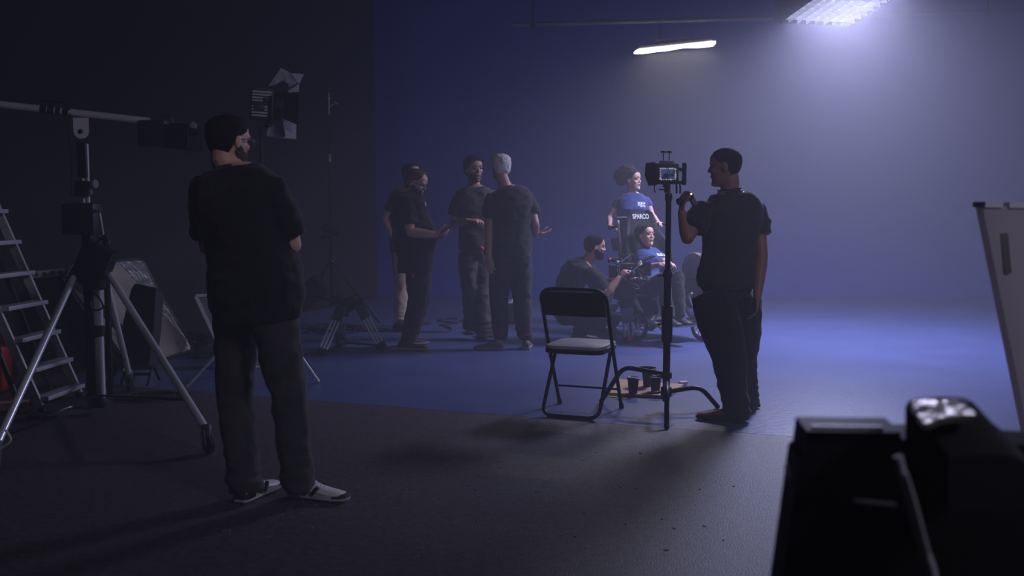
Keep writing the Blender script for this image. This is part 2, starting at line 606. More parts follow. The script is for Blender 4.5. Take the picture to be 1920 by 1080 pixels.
def head_point(phi, z, off=0.0, hh=0.235):
    """surface of the head; phi = 0 at the nose, z = 0 chin .. 1 crown; local x right, y forward"""
    w = float(np.interp(z, HEAD_Z, HEAD_W)); f = float(np.interp(z, HEAD_Z, HEAD_F)); b = float(np.interp(z, HEAD_Z, HEAD_B))
    ym = -0.012 if z > 0.3 else -0.012 + (0.3 - z) * 0.14
    ym = max(b + 0.004, min(ym, f - 0.004))
    sx, cy = math.sin(phi), math.cos(phi)
    x = w * math.copysign(abs(sx) ** 0.88, sx)
    y = ym + ((f - ym) * cy ** 0.9 if cy > 0 else (ym - b) * -(-cy) ** 0.9)
    zz = (z - 0.5) * hh
    p = V((x, y, zz))
    if off:
        nrm = V((sx * 1.0, cy * 0.9, (max(0, z - 0.55) * 3.2) if z > 0.5 else (z - 0.3) * 0.8)).normalized()
        p += nrm * off
    return p

def head_shape(mb, HM, s, woman=False):
    rings = []
    zs = [0.0, .03, .07, .12, .17, .22, .26, .30, .34, .40, .46, .52, .58, .64, .70, .76, .82, .87, .92, .955, .98, 1.0]
    for z in zs:
        rings.append([HM @ (head_point(2 * math.pi * j / 32, z) * s) for j in range(32)])
    mb.loft(rings)
    def P(x, y, z): return HM @ (V((x, y, z)) * s)
    k = 0.85 if woman else 1.0
    # nose: bridge to tip, then nostrils
    mb.capsule([P(0, .083, .018), P(0, .093 * (1 if k == 1 else .985), -.002), P(0, .099 * (1 if k == 1 else .98), -.018)], [.0075 * k * s, .009 * k * s, 0.0112 * k * s], 8)
    for q in (-1, 1):
        mb.ell(P(q * .010, .093, -.022), (.008 * s, .010 * s, .007 * s), HM)
        # ear
        mb.ell(P(q * .077, -.012, .0), (.009 * s, .020 * s, .031 * s), HM @ Matrix.Rotation(R(-12), 4, 'X') @ Matrix.Rotation(q * R(16), 4, 'Z'))
        # brow ridge and cheek
        mb.ell(P(q * .031, .078, .029), (.026 * s, .012 * s, .008 * s), HM)
        mb.ell(P(q * .042, .060, -.018), (.020 * s, .018 * s, .018 * s), HM)
    mb.ell(P(0, .082, -.052), (.024 * s, .010 * s, .010 * s), HM)      # mouth
    mb.ell(P(0, .074, -.098), (.022 * s, .015 * s, .016 * s), HM)      # chin

def hair_shell(HM, s, line, thick, noise_amp=0.004, nf=38.0, inside=-0.014, rows=40, cols=64, ramp=0.05, extra=None):
    """offset of the head surface: outside the skull where hair grows, inside it elsewhere, so the hairline is where the two cross"""
    ang = [x[0] for x in line]; zl = [x[1] for x in line]
    mb = MB()
    rings = []
    for i in range(rows + 1):
        z = 0.02 + 0.98 * i / rows
        ring = []
        for j in range(cols):
            ph = 2 * math.pi * j / cols
            deg = abs((math.degrees(ph) + 180) % 360 - 180)
            zh = float(np.interp(deg, ang, zl))
            k = max(0.0, min(1.0, (z - zh) / ramp))
            nz = noise.noise(V((math.cos(ph) * 2.2, math.sin(ph) * 2.2, z * 4)) * (nf / 10)) + 0.6 * noise.noise(V((math.cos(ph), math.sin(ph), z * 1.2)) * nf)
            th = thick(deg, z) if callable(thick) else thick
            off = inside + (th + noise_amp * nz - inside) * (k * k * (3 - 2 * k))
            ring.append(HM @ (head_point(ph, z, off) * s))
        rings.append(ring)
    mb.loft(rings)
    if extra: extra(mb)
    return mb

SHORT = [(0, .86), (30, .84), (48, .76), (62, .66), (78, .60), (90, .52), (104, .36), (125, .24), (180, .18)]
def beard_shell(HM, s, thick=0.006, full=True):
    mb = MB()
    rings = []
    rows, cols = 26, 64
    for i in range(rows + 1):
        z = -0.0 + 0.56 * i / rows
        ring = []
        for j in range(cols):
            ph = 2 * math.pi * j / cols
            deg = abs((math.degrees(ph) + 180) % 360 - 180)
            top = float(np.interp(deg, [0, 16, 24, 40, 60, 80, 92, 104], [.20, .21, .37, .34, .36, .48, .52, 0]))
            k = max(0.0, min(1.0, (top - z) / .05))
            if deg < 26 and .355 < z < .43:
                k = max(k, 1 - abs(z - .39) / .04)
            if deg > 104: k = 0
            nz = noise.noise(V((math.cos(ph), math.sin(ph), z * 2)) * 30)
            off = -0.012 + (thick + 0.002 * nz + 0.012) * k
            ring.append(HM @ (head_point(ph, max(z, 0.0), off) * s))
        rings.append(ring)
    return mb.loft(rings)

def hand_shape(mb, W, d, n, right, curl, s=1.0, spread=0.06, thumb=0.35):
    d = V(d).normalized(); n = V(n); n = (n - d * n.dot(d)).normalized()
    t = d.cross(n) * (1 if right else -1)
    W = V(W)
    rings = []
    for a, w, h in ((-.02, .024, .021), (.0, .027, .019), (.03, .037, .0165), (.06, .042, .015), (.085, .043, .013), (.098, .040, .010)):
        rings.append([W + d * (a * s) + t * (math.cos(2 * math.pi * j / 12) * w * s) + n * (math.sin(2 * math.pi * j / 12) * h * s) for j in range(12)])
    mb.loft(rings)
    if not isinstance(curl, (list, tuple)):
        curl = [curl] * 4
    for i, (b, o, ln, r) in enumerate(((.090, .031, .072, .0088), (.095, .0105, .080, .0092), (.091, -.0105, .074, .0088), (.082, -.031, .058, .0078))):
        p = W + d * (b * s) + t * (o * s)
        u = (d + t * (spread * (1.5 - i))).normalized()
        pts = [p - u * 0.02 * s, p]
        c = curl[i]
        ang = 0
        axis = u.cross(n)
        for k, seg in enumerate((.46, .30, .24)):
            ang += R(c) * (0.9, 1.1, 0.8)[k]
            v = Matrix.Rotation(ang, 3, axis) @ u
            pts.append(pts[-1] + v * (ln * seg * s))
        mb.capsule(pts, [r * s, r * s, r * .98 * s, r * .9 * s, r * .8 * s], 8)
    p = W + d * (.022 * s) + t * (.026 * s)
    v1 = (d * .62 + t * .78 + n * thumb).normalized()
    v2 = (d * .85 + t * .45 + n * (thumb * 1.3)).normalized()
    v3 = (d * .95 + t * .15 + n * (thumb * 1.6)).normalized()
    q1 = p + v1 * .046 * s; q2 = q1 + v2 * .034 * s; q3 = q2 + v3 * .026 * s
    mb.capsule([p - v1 * 0.01, q1, q2, q3], [.0135 * s, .0115 * s, .0105 * s, .009 * s], 8)

SHOE = [(0.0, .022, .050, .012), (.03, .032, .075, .006), (.10, .037, .092, .003), (.24, .037, .098, .002), (.36, .036, .088, .002), (.50, .040, .068, .002),
        (.66, .046, .054, .003), (.80, .047, .047, .004), (.91, .040, .041, .008), (.97, .029, .034, .012), (1.0, .014, .024, .016)]
def shoe(parent, heel, toe, mats, ln=0.285, laces=False, toe_cap=False, up=0.0, tilt=0.0):
    """heel and toe: ground points"""
    heel, toe = V(heel), V(toe)
    u = (toe - heel); u.z = 0; u.normalize()
    r = V((u.y, -u.x, 0))
    z = V((0, 0, 1))
    if tilt:
        rm = Matrix.Rotation(tilt, 3, r)
        u = rm @ u; z = rm @ z
    h0 = V((heel.x, heel.y, 0.004 + up))
    def sec(a, w, h0_, h1, o, base):
        out = []
        for j in range(16):
            th = 2 * math.pi * j / 16
            x = math.cos(th); y = math.sin(th)
            yy = (y + 1) / 2
            x = math.copysign(abs(x) ** .8, x) * (1 if y < 0.2 else (1 - (y - .2) * .35))
            out.append(h0 + u * (a * ln) + r * (x * w) + z * (base + yy * (h1 - base) * h0_))
        return out
    mb = MB(); mb.loft([sec(a, w, 1.0, h, 0, .014) for a, w, h, b in SHOE])
    up_ = mb.build('shoe', mats[0], parent)
    mb = MB()
    rings = []
    for a, w, h, b in SHOE:
        x = (w + .004)
        c = h0 + u * ((a * 1.02 - .01) * ln)
        rings.append([c + r * (x * q) + z * zz for q, zz in ((-.8, b * .6), (-1, .008 + b * .5), (-1, .026), (1, .026), (1, .008 + b * .5), (.8, b * .6))])
    mb.loft(rings); mb.build('sole', mats[1], up_)
    if laces:
        for k in range(5):
            a = .36 + .065 * k
            hgt = float(np.interp(a, [q[0] for q in SHOE], [q[2] for q in SHOE]))
            c = h0 + u * (a * ln) + z * (hgt - .001)
            mb = MB(); mb.capsule([c - r * .021 - z * .008, c + z * .003, c + r * .021 - z * .008], .0035, 6); mb.build('lace', M_white, up_)
    if toe_cap:
        def patch(rows, name, k0, k1):
            mb = MB(); rings = []
            for i_, (a, w, h, b) in enumerate(rows):
                k = k0 + (k1 - k0) * i_ / (len(rows) - 1)
                rings.append([h0 + u * (a * ln + (.004 if a > .5 else -.004)) + r * (math.cos(R(th)) * (w + .0065)) + z * (.020 + max(0, math.sin(R(th))) * (h + .003 - .020) * k) for th in (180, 165, 150, 130, 110, 90, 70, 50, 30, 15, 0)])
            mb.loft(rings); mb.build(name, M_rubber, up_)
        patch(SHOE[7:], 'toe_cap', .62, 1.0)
        patch(SHOE[:4], 'heel_counter', .75, .55)
        for q in (-1, 1):
            mb = MB()
            for a0 in (.34, .46):
                p0_ = h0 + u * (a0 * ln) + r * (q * .0415) + z * .026; p1_ = h0 + u * ((a0 + .10) * ln) + r * (q * .036) + z * .062
                mb.bar(p0_, p1_, .016, .012, up=r)
            mb.build('side_stripe', M_rubber, up_)
    return up_

def mskin(name, r, g, b):
    return mat('skin_' + name, srgb(r, g, b), 0.5, var=0.06, scale=14, bump=0.04, bscale=90)
def mcloth(name, r, g, b, var=0.12):
    return mat('cloth_' + name, srgb(r, g, b), 0.9, var=var, scale=10, bump=0.15, bscale=240, sheen=0.15, spec=0.25)
def mhair(name, r, g, b):
    return mat('hair_' + name, srgb(r, g, b), 0.75, var=0.35, scale=26, bump=0.6, bscale=120, stretch=(1, 1, 0.3), spec=0.12)

def person(label, pos, spine, r0, r1, head, arms, legs, skin, tee, trousers, shoes, bulk=1.0, belly=0.0, bust=0.0, armk=1.0,
           hem=-0.07, sleeve=0.62, sleeve_r=0.070, leg_r=(.100, .088, .072, .068, .062), voxel=0.006, hs=1.0, woman=False, folds=0.006,
           tee_off=0.016, hem_flare=0.0, name='person', laces=False, toe_cap=False, shoe_ln=0.285, eye=True, trouser_hem=None):
    """all joints in world space. head: (centre, yaw, pitch, roll); arms/legs: dicts; returns (body, head matrix, torso)"""
    T = Torso(spine, r0, r1, bulk, belly, bust)
    hc, yaw, pit, rol = head
    HM = Matrix.Translation(V(hc)) @ Matrix.Rotation(R(yaw), 4, 'Z') @ Matrix.Rotation(R(pit), 4, 'X') @ Matrix.Rotation(R(rol), 4, 'Y')
    # --- body
    mb = MB()
    mb.loft([T.ring(a, -0.006) for a in (-.10, -.05, 0, .08, .18, .28, .38, .45, .50, .54, .575)])
    head_shape(mb, HM, hs, woman)
    nb = T.at(.53)[0]
    nk = HM @ (V((0, -.030, -.075)) * hs)
    nr = .046 if woman else .056 * (0.6 + 0.4 * bulk)
    mb.capsule([nb, nb.lerp(nk, .5), nk, HM @ (V((0, -.028, -.03)) * hs)], [nr * 1.25, nr, nr * .98, nr * .9], 14)
    for key, a in arms.items():
        sh, el, wr = V(a['sh']), V(a['el']), V(a['wr'])
        c, r_, f_ = T.at(.46)
        q = 1 if key == 'R' else -1
        inner = c + r_ * (q * .09)
        k = armk
        mb.capsule([inner, sh, sh.lerp(el, .35), sh.lerp(el, .75), el], [.055 * k, .056 * k, .050 * k, .043 * k, .040 * k], 12)
        mb.capsule([el, el.lerp(wr, .25), el.lerp(wr, .6), wr], [.040 * k, .043 * k, .036 * k, .027 * k], 12)
        if a.get('hand', True):
            hand_shape(mb, wr, a.get('hd', wr - el), a.get('pn', (0, 0, -1)), key == 'R', a.get('curl', 25), hs * a.get('hs', 1.0) * (0.92 if woman else 1.0), a.get('spread', .06), a.get('thumb', .35))
    for key, l in legs.items():
        hip, kn, an = V(l['hip']), V(l['kn']), V(l['an'])
        mb.capsule([hip, hip.lerp(kn, .5), kn, kn.lerp(an, .35), an], [.075, .066, .050, .050, .036], 10)
    me = fuse(mb, voxel, 2, 0.4)
    body = mb.build(name, skin, None, origin=pos, me=me, angle=0)
    tag(body, label, 'person')
    # --- shirt
    mb = MB()
    sa = [hem, hem + .04] + [a for a in (-.05, 0, .06, .12, .18, .24, .30, .38, .45, .50, .535) if a > hem + .05] + [.556]
    mb.loft([T.ring(a, tee_off if a < .5 else tee_off * .8, flare=(0.004 + hem_flare) if a < 0.02 else hem_flare * max(0, 1 - a / .3)) for a in sa])
    for key, a in arms.items():
        sh, el = V(a['sh']), V(a['el'])
        c, r_, f_ = T.at(.44)
        q = 1 if key == 'R' else -1
        inner = c + r_ * (q * .08)
        sl = a.get('sleeve', sleeve)
        k = armk
        top = sh - V((0, 0, .006))
        mb.tube([inner, inner.lerp(top, .6), top, sh.lerp(el, sl * .5), sh.lerp(el, sl * .9), sh.lerp(el, sl)], [.07 * k, .068 * k, .064 * k, sleeve_r * .97 * k, sleeve_r * .98 * k, sleeve_r * .97 * k], 18)
    # collar ring
    me = fuse(mb, 0.008, 3, 0.5)
    wrinkle(me, folds * 1.25, (7, 7, 10), seed=pos[0] * 3)
    mb.build('t_shirt', tee, body, me=me, angle=0)
    c, r_, f_ = T.at(.553)
    mb = MB(); mb.tube([c + r_ * (math.cos(a) * (.078 + .02 * (bulk - 1))) + f_ * (math.sin(a) * .072 + .004) - r_.cross(f_) * (.012 * math.sin(a)) for a in [2 * math.pi * i / 24 for i in range(24)]], .009, 8, closed=True)
    mb.build('collar', tee, body)
    # --- trousers
    mb = MB()
    mb.loft([T.ring(a, .008) for a in (-.10, -.05, 0, .06, .12)])
    for key, l in legs.items():
        hip, kn, an = V(l['hip']), V(l['kn']), V(l['an'])
        lr = l.get('r', leg_r)
        end = an + (an - kn).normalized() * l.get('drop', 0.03)
        pts = [hip + (hip - kn).normalized() * .03, hip.lerp(kn, .12), hip.lerp(kn, .55), kn + (kn - (hip + an) / 2) * .02, kn.lerp(an, .4), kn.lerp(an, .8), end]
        mb.tube(pts, [lr[0] * .92, lr[0], lr[1], lr[2], lr[3], (lr[3] + lr[4]) / 2, lr[4]], 18)
    me = fuse(mb, 0.008, 3, 0.5)
    wrinkle(me, folds * 1.3, (9, 9, 9), seed=pos[1] * 2 + 9, stack=0.06)
    mb.build('trousers', trousers, body, me=me, angle=0)
    # --- shoes
    for key, l in legs.items():
        if l.get('heel') is not None:
            shoe(body, l['heel'], l['toe'], shoes, l.get('ln', shoe_ln), laces, toe_cap, l.get('up', 0.0), l.get('tilt', 0.0))
    # --- eyes, brows, lips
    if eye:
        for q in (-1, 1):
            mb = MB(); mb.ell(HM @ (V((q * .032, .0775, .010)) * hs), (.0135 * hs, .0085 * hs, .0065 * hs), HM); mb.build('eye', M_eye, body)
    return body, HM, T

M_eye = mat('eye_dark', srgb(58, 44, 40), 0.25, var=0.2)
M_lip = mat('lips', srgb(150, 84, 82), 0.5, var=0.1)
def brows(body, HM, s, m):
    for q in (-1, 1):
        mb = MB(); mb.capsule([HM @ (V((q * .014, .0905, .030)) * s), HM @ (V((q * .034, .0865, .037)) * s), HM @ (V((q * .054, .068, .031)) * s)], [.0045 * s, .005 * s, .003 * s], 6)
        mb.build('eyebrow', m, body)
def lips(body, HM, s):
    mb = MB()
    mb.ell(HM @ (V((0, .0895, -.049)) * s), (.021 * s, .006 * s, .0042 * s), HM)
    mb.ell(HM @ (V((0, .0895, -.056)) * s), (.018 * s, .006 * s, .005 * s), HM)
    mb.build('lips', M_lip, body)
def add_hair(body, mb, m, name='hair', voxel=None):
    if voxel:
        me = fuse(mb, voxel, 1, .4)
        return mb.build(name, m, body, me=me, angle=0)
    return mb.build(name, m, body, angle=0)
def glasses(body, HM, s, m, legs=True):
    g = MB()
    for q in (-1, 1):
        pts = [HM @ (V((q * (.032 + .025 * math.cos(a)), .099, .008 + .019 * math.sin(a))) * s) for a in [2 * math.pi * i / 20 for i in range(20)]]
        g.tube(pts, .0022 * s, 6, closed=True)
        g.tube([HM @ (V((q * .057, .097, .012)) * s), HM @ (V((q * .080, .05, .014)) * s), HM @ (V((q * .082, -.01, .012)) * s)], .0026 * s, 6)
    g.tube([HM @ (V((-.008, .100, .012)) * s), HM @ (V((.008, .100, .012)) * s)], .0024 * s, 6)
    return g.build('glasses', m, body)
# ------------------------------------------------------------------ the crew
def yaw_of(fx, fy):
    return math.degrees(math.atan2(-fx, fy))
def right_of(fx, fy):
    return V((fy, -fx, 0)).normalized()
def P(lst, Y):
    return [at(x, y, (Y if len(r) == 0 else r[0])) for x, y, *r in lst]

SK_LIGHT = mskin('light', 214, 168, 150)
SK_TAN = mskin('tan', 196, 146, 124)
SK_DARK = mskin('dark', 172, 118, 98)
C_BLACK = mcloth('black', 25, 24, 26)
C_BLACK2 = mcloth('washed_black', 44, 42, 44)
C_CHARC = mcloth('charcoal_jogger', 48, 46, 52)
C_JEANS = mcloth('worn_grey_jeans', 58, 57, 58, 0.4)
C_KHAKI = mcloth('khaki', 186, 164, 142, 0.15)
C_GREY = mcloth('grey_work', 94, 89, 90, 0.2)
C_GREYTEE = mcloth('dark_grey_tee', 74, 72, 70)
C_BLUETEE = mcloth('blue_tee', 60, 76, 130)
C_NAVY = mcloth('dark_navy', 24, 24, 29)
C_BALLOON = mcloth('black_cotton', 26, 25, 28)
C_OLIVE = mcloth('dark_olive_tee', 54, 51, 47)
H_DARK = mhair('dark_brown', 44, 34, 32)
H_BLACK = mhair('black', 24, 20, 20)
H_GREY = mhair('silver_grey', 232, 226, 216)
H_BEARD = mhair('beard', 74, 58, 52)
H_BROWN = mhair('greying_brown', 92, 78, 66)
M_shoe_white = mat('white_trainer', srgb(236, 230, 228), 0.55, var=0.1, scale=20)
M_shoe_black = mat('black_trainer', srgb(34, 33, 35), 0.6, var=0.1, scale=20)
M_shoe_tan = mat('tan_shoe', srgb(92, 83, 72), 0.7, var=0.12, scale=20)
M_shoe_brown = mat('brown_leather', srgb(104, 66, 52), 0.5, var=0.15, scale=20)
M_sole_grey = mat('grey_sole', srgb(140, 132, 126), 0.7, var=0.1)
M_sole_dark = mat('dark_sole', srgb(40, 38, 38), 0.7, var=0.1)
M_sole_white = mat('white_sole', srgb(205, 200, 198), 0.6, var=0.06)

# A: the man standing with folded arms, nearest on the left
Y = 4.55
f = (0.45, 0.89); r = right_of(*f)
bodyA, HM, T = person(
    'man seen from behind with folded arms, black t-shirt, grey jeans and white trainers', gnd(520, 940),
    P([(478, 556), (470, 496), (450, 400), (436, 314)], Y), right_of(.55, .83), r,
    (at(429, 267, Y + .02), yaw_of(.55, .83), -2, 0),
    {'R': dict(sh=at(512, 356, Y - .08), el=at(546, 458, Y - .02), wr=at(478, 452, Y + .34), hd=(-1, .35, 0), pn=(0, -1, .2), curl=35, sleeve=.84),
     'L': dict(sh=at(384, 354, Y + .10), el=at(392, 462, Y + .20), wr=at(524, 446, Y + .20), hd=(.75, -.65, .05), pn=(-.5, -.75, 0), curl=40, sleeve=.8)},
    {'R': dict(hip=at(510, 580, Y - .05), kn=at(541, 742, Y - .08), an=at(556, 892, Y - .05), heel=gnd(544, 930), toe=gnd(655, 942), drop=.05, r=(.105, .094, .078, .074, .073)),
     'L': dict(hip=at(444, 580, Y + .07), kn=at(440, 742, Y + .05), an=at(460, 900, Y - .02), heel=gnd(449, 946), toe=gnd(514, 916), drop=.05, r=(.105, .092, .078, .076, .073))},
    SK_LIGHT, C_BLACK, C_JEANS, (M_shoe_white, M_sole_white), bulk=1.22, belly=.05, armk=1.15, hem=-.10, laces=True, toe_cap=True, shoe_ln=.30, folds=.008, hem_flare=.01)
add_hair(bodyA, hair_shell(HM, 1, SHORT, .006, .002), H_BLACK)
add_hair(bodyA, beard_shell(HM, 1, .007), H_BEARD, 'beard')
glasses(bodyA, HM, 1, mat('blue_grey_glasses', srgb(110, 112, 150), 0.35, var=.05))

# B: the man with the focus handset beside the monitor stand
Y = 6.35
f = (-.42, .91); r = right_of(*f)
bodyB, HM, T = person(
    'man seen from behind with shaved head holding a handset up beside the monitor stand', gnd(1375, 785),
    P([(1362, 530), (1366, 478), (1372, 412), (1368, 362)], Y), right_of(-.5, .87), r,
    (at(1359, 314, Y), yaw_of(-.93, .37), -3, 0),
    {'L': dict(sh=at(1319, 392, Y - .10), el=at(1289, 446, Y - .18), wr=at(1279, 398, Y - .14), hd=(.02, .1, 1), pn=(.85, -.4, 0), curl=[40, 45, 45, 50], sleeve=.66, spread=.04, thumb=.6),
     'R': dict(sh=at(1418, 394, Y + .10), el=at(1428, 478, Y + .02), wr=at(1420, 556, Y - .06), hd=(-.1, .1, -1), pn=(-1, 0, 0), curl=25, sleeve=.55)},
    {'L': dict(hip=at(1336, 560, Y - .06), kn=at(1368, 672, Y - .16), an=at(1382, 772, Y - .14), heel=gnd(1392, 792), toe=gnd(1313, 786), drop=.05),
     'R': dict(hip=at(1388, 560, Y + .06), kn=at(1388, 672, Y + .12), an=at(1398, 750, Y + .24), heel=gnd(1420, 767), toe=gnd(1352, 752), drop=.04)},
    SK_DARK, C_OLIVE, C_BALLOON, (M_shoe_brown, M_sole_dark), bulk=1.08, hem=-.03, leg_r=(.132, .130, .104, .092, .074), sleeve_r=.082, folds=.007, hem_flare=.008)
add_hair(bodyB, hair_shell(HM, 1, SHORT, .004, .001), H_DARK)
mb = MB(); c, r_, f_ = T.at(.57)
mb.tube([c + r_ * (.072 * math.cos(a)) + f_ * (.068 * math.sin(a)) + V((0, 0, .012)) for a in [2 * math.pi * i / 20 for i in range(20)]], .006, 6, closed=True)
mb.build('neck_strap', M_rubber, bodyB)

# C: the man standing behind the one with the phone
Y = 11.0
f = (.94, -.34); r = right_of(*f)
bodyC, HM, T = person(
    'man in black t-shirt and rolled khaki trousers half hidden behind the man with the phone', gnd(770, 614),
    P([(757, 458), (754, 425), (752, 388), (762, 355)], Y), r, r,
    (at(772, 328, Y), yaw_of(.8, -.6), 4, 0),
    {'R': dict(sh=at(743, 372, Y - .16), el=at(722, 410, Y - .10), wr=at(741, 452, Y - .12), hd=(.5, .3, -.8), pn=(.6, .6, .3), curl=30, sleeve=.55),
     'L': dict(sh=at(768, 372, Y + .16), el=at(775, 425, Y + .18), wr=at(790, 455, Y + .05), curl=30)},
    {'R': dict(hip=at(752, 470, Y - .08), kn=at(754, 535, Y - .1), an=at(749, 598, Y - .1), heel=gnd(738, 619), toe=gnd(772, 620), drop=-.0),
     'L': dict(hip=at(762, 470, Y + .08), kn=at(772, 535, Y + .1), an=at(780, 594, Y + .1), heel=gnd(768, 611), toe=gnd(813, 607), drop=0)},
    SK_LIGHT, C_BLACK, C_KHAKI, (M_shoe_black, M_sole_dark), folds=.008)
add_hair(bodyC, hair_shell(HM, 1, SHORT, .012, .004), H_DARK)
brows(bodyC, HM, 1, H_DARK)

# D: the bearded man looking down at his phone
Y = 9.4
f = (.98, -.18); r = right_of(*f)
bodyD, HM, T = person(
    'bearded man with glasses in long black t-shirt looking down at a phone', gnd(775, 655),
    P([(778, 468), (776, 432), (768, 392), (762, 356)], Y), r, r,
    (at(781, 344, Y - .03), yaw_of(.96, -.28), -20, 0),
    {'R': dict(sh=at(758, 378, Y - .19), el=at(770, 436, Y - .22), wr=at(816, 440, Y - .24), hd=(1, .1, .05), pn=(0, .5, .85), curl=[45, 50, 55, 60], sleeve=.72, thumb=.5),
     'L': dict(sh=at(772, 376, Y + .19), el=at(782, 438, Y + .22), wr=at(818, 443, Y - .02), hd=(1, -.4, 0), pn=(0, -.5, .85), curl=45, sleeve=.7)},
    {'R': dict(hip=at(781, 480, Y - .09), kn=at(783, 560, Y - .08), an=at(765, 632, Y - .06), heel=gnd(746, 657), toe=gnd(803, 658), drop=.02),
     'L': dict(hip=at(785, 480, Y + .09), kn=at(790, 560, Y + .12), an=at(772, 628, Y + .16), heel=gnd(752, 649), toe=gnd(806, 645), drop=.02)},
    SK_TAN, C_BLACK, C_BLACK2, (M_shoe_black, M_sole_grey), bulk=1.22, belly=.075, armk=1.15, hem=-.20, hem_flare=.018, leg_r=(.115, .105, .085, .075, .062), sleeve_r=.078, folds=.008)
add_hair(bodyD, hair_shell(HM, 1, [(0, .92), (30, .90), (50, .80), (65, .68), (85, .58), (98, .30), (120, .14), (180, .08)], lambda d_, z: .016 + (.014 if d_ > 100 and z < .5 else 0), .007), H_BROWN)
add_hair(bodyD, beard_shell(HM, 1, .010), H_BEARD, 'beard')
glasses(bodyD, HM, 1, M_blackmetal)
mb = MB(); c, r_, f_ = T.at(.40)
mb.lathe([(.022, 0), (.022, .006)], c + f_ * .168 + r_ * .05, f_, 16); mb.build('badge', M_white, bodyD)
mb = MB(); q = at(774, 512, Y - .20); mb.box(q, (.03, .02, .09), bev=.008); mb.build('key_tag', M_red, bodyD)

# E: the man facing us in the dark grey t-shirt
Y = 10.05
f = (.35, -.94); r = right_of(*f)
bodyE, HM, T = person(
    'bearded man in dark grey t-shirt and grey work trousers facing the camera', gnd(897, 637),
    P([(895, 462), (894, 428), (892, 385), (891, 350)], Y), r, r,
    (at(889, 318, Y - .02), yaw_of(.48, -.88), -2, 3),
    {'R': dict(sh=at(862, 366, Y - .02), el=at(851, 419, Y - .02), wr=at(876, 414, Y - .30), hd=(.95, -.15, .05), pn=(.1, .25, -1), curl=[22, 28, 34, 40], sleeve=.72, spread=.05),
     'L': dict(sh=at(922, 366, Y + .08), el=at(935, 420, Y + .1), wr=at(925, 455, Y - .06), curl=30)},
    {'R': dict(hip=at(878, 478, Y - .0), kn=at(884, 550, Y - .02), an=at(886, 612, Y + .05), heel=gnd(884, 622), toe=gnd(880, 634), drop=.02),
     'L': dict(hip=at(905, 478, Y + .06), kn=at(905, 552, Y - .02), an=at(910, 626, Y - .05), heel=gnd(908, 630), toe=gnd(897, 643), drop=.03)},
    SK_TAN, C_GREYTEE, C_GREY, (M_shoe_black, M_sole_dark), bulk=1.05, hem=-.02, leg_r=(.105, .100, .088, .088, .095), hs=1.03, folds=.008, sleeve_r=.075)
add_hair(bodyE, hair_shell(HM, 1.03, [(0, .84), (30, .82), (48, .74), (62, .62), (82, .52), (94, .40), (110, .25), (180, .15)], lambda d_, z: .017 + .008 * max(0, z - .6), .008), H_DARK)
add_hair(bodyE, beard_shell(HM, 1.03, .004), mhair('stubble', 128, 100, 88), 'beard')
brows(bodyE, HM, 1.03, H_DARK); lips(bodyE, HM, 1.03)
c, r_, f_ = T.at(.55)
mb = MB()
mb.tube([c + r_ * (.085 * math.cos(a)) + f_ * (.08 * math.sin(a) + .02) + V((0, 0, -.055 * max(0, math.sin(a)) + .01)) for a in [R(-60 + 300 * i / 20) for i in range(21)]], .012, 8)
hs_ = mb.build('headset_band', M_black, bodyE)
mb = MB(); mb.box(c + f_ * .115 - r_ * .03 + V((0, 0, -.06)), (.06, .03, .03), bev=.008); mb.build('headset_clip', M_grey, hs_)
mb = MB(); mb.box(at(866, 458, Y - .10), (.07, .11, .10), bev=.015); mb.build('belt_pouch', M_black, bodyE)
mb = MB(); mb.ell(at(902, 466, Y - .13), (.03, .02, .028)); mb.tube([at(902, 468, Y - .13), at(906, 480, Y - .14), at(909, 500, Y - .13), at(909, 508, Y - .13)], .006, 6); mb.build('carabiner_clip', M_pink, bodyE)

# F: the white haired man with his back to us
Y = 9.4
f = (-.22, .97); r = right_of(*f)
bodyF, HM, T = person(
    'white haired man in black t-shirt and joggers with his back turned', gnd(955, 655),
    P([(957, 468), (958, 428), (957, 388), (948, 352)], Y), r, r,
    (at(938, 315, Y), yaw_of(-.42, .9), 0, 0),
    {'L': dict(sh=at(921, 372, Y - .05), el=at(917, 430, Y - .05), wr=at(917, 482, Y - .10), hd=(.12, -.1, -1), pn=(.4, .9, 0), curl=20, sleeve=.62),
     'R': dict(sh=at(991, 370, Y + .08), el=at(1003, 418, Y + .02), wr=at(1004, 440, Y + .24), hd=(.75, .35, .10), pn=(-.2, .2, 1), curl=12, sleeve=.66, spread=.14)},
    {'L': dict(hip=at(938, 484, Y), kn=at(936, 562, Y), an=at(938, 634, Y - .02), heel=gnd(945, 657), toe=gnd(894, 656), drop=.01),
     'R': dict(hip=at(976, 484, Y), kn=at(979, 562, Y + .02), an=at(984, 634, Y), heel=gnd(986, 657), toe=gnd(998, 632), drop=.01)},
    SK_TAN, C_BLACK2, C_CHARC, (M_shoe_tan, M_sole_grey), bulk=1.10, hem=-.045, leg_r=(.105, .102, .086, .084, .062), sleeve_r=.077, folds=.007)
add_hair(bodyF, hair_shell(HM, 1, SHORT, .016, .005), H_GREY)

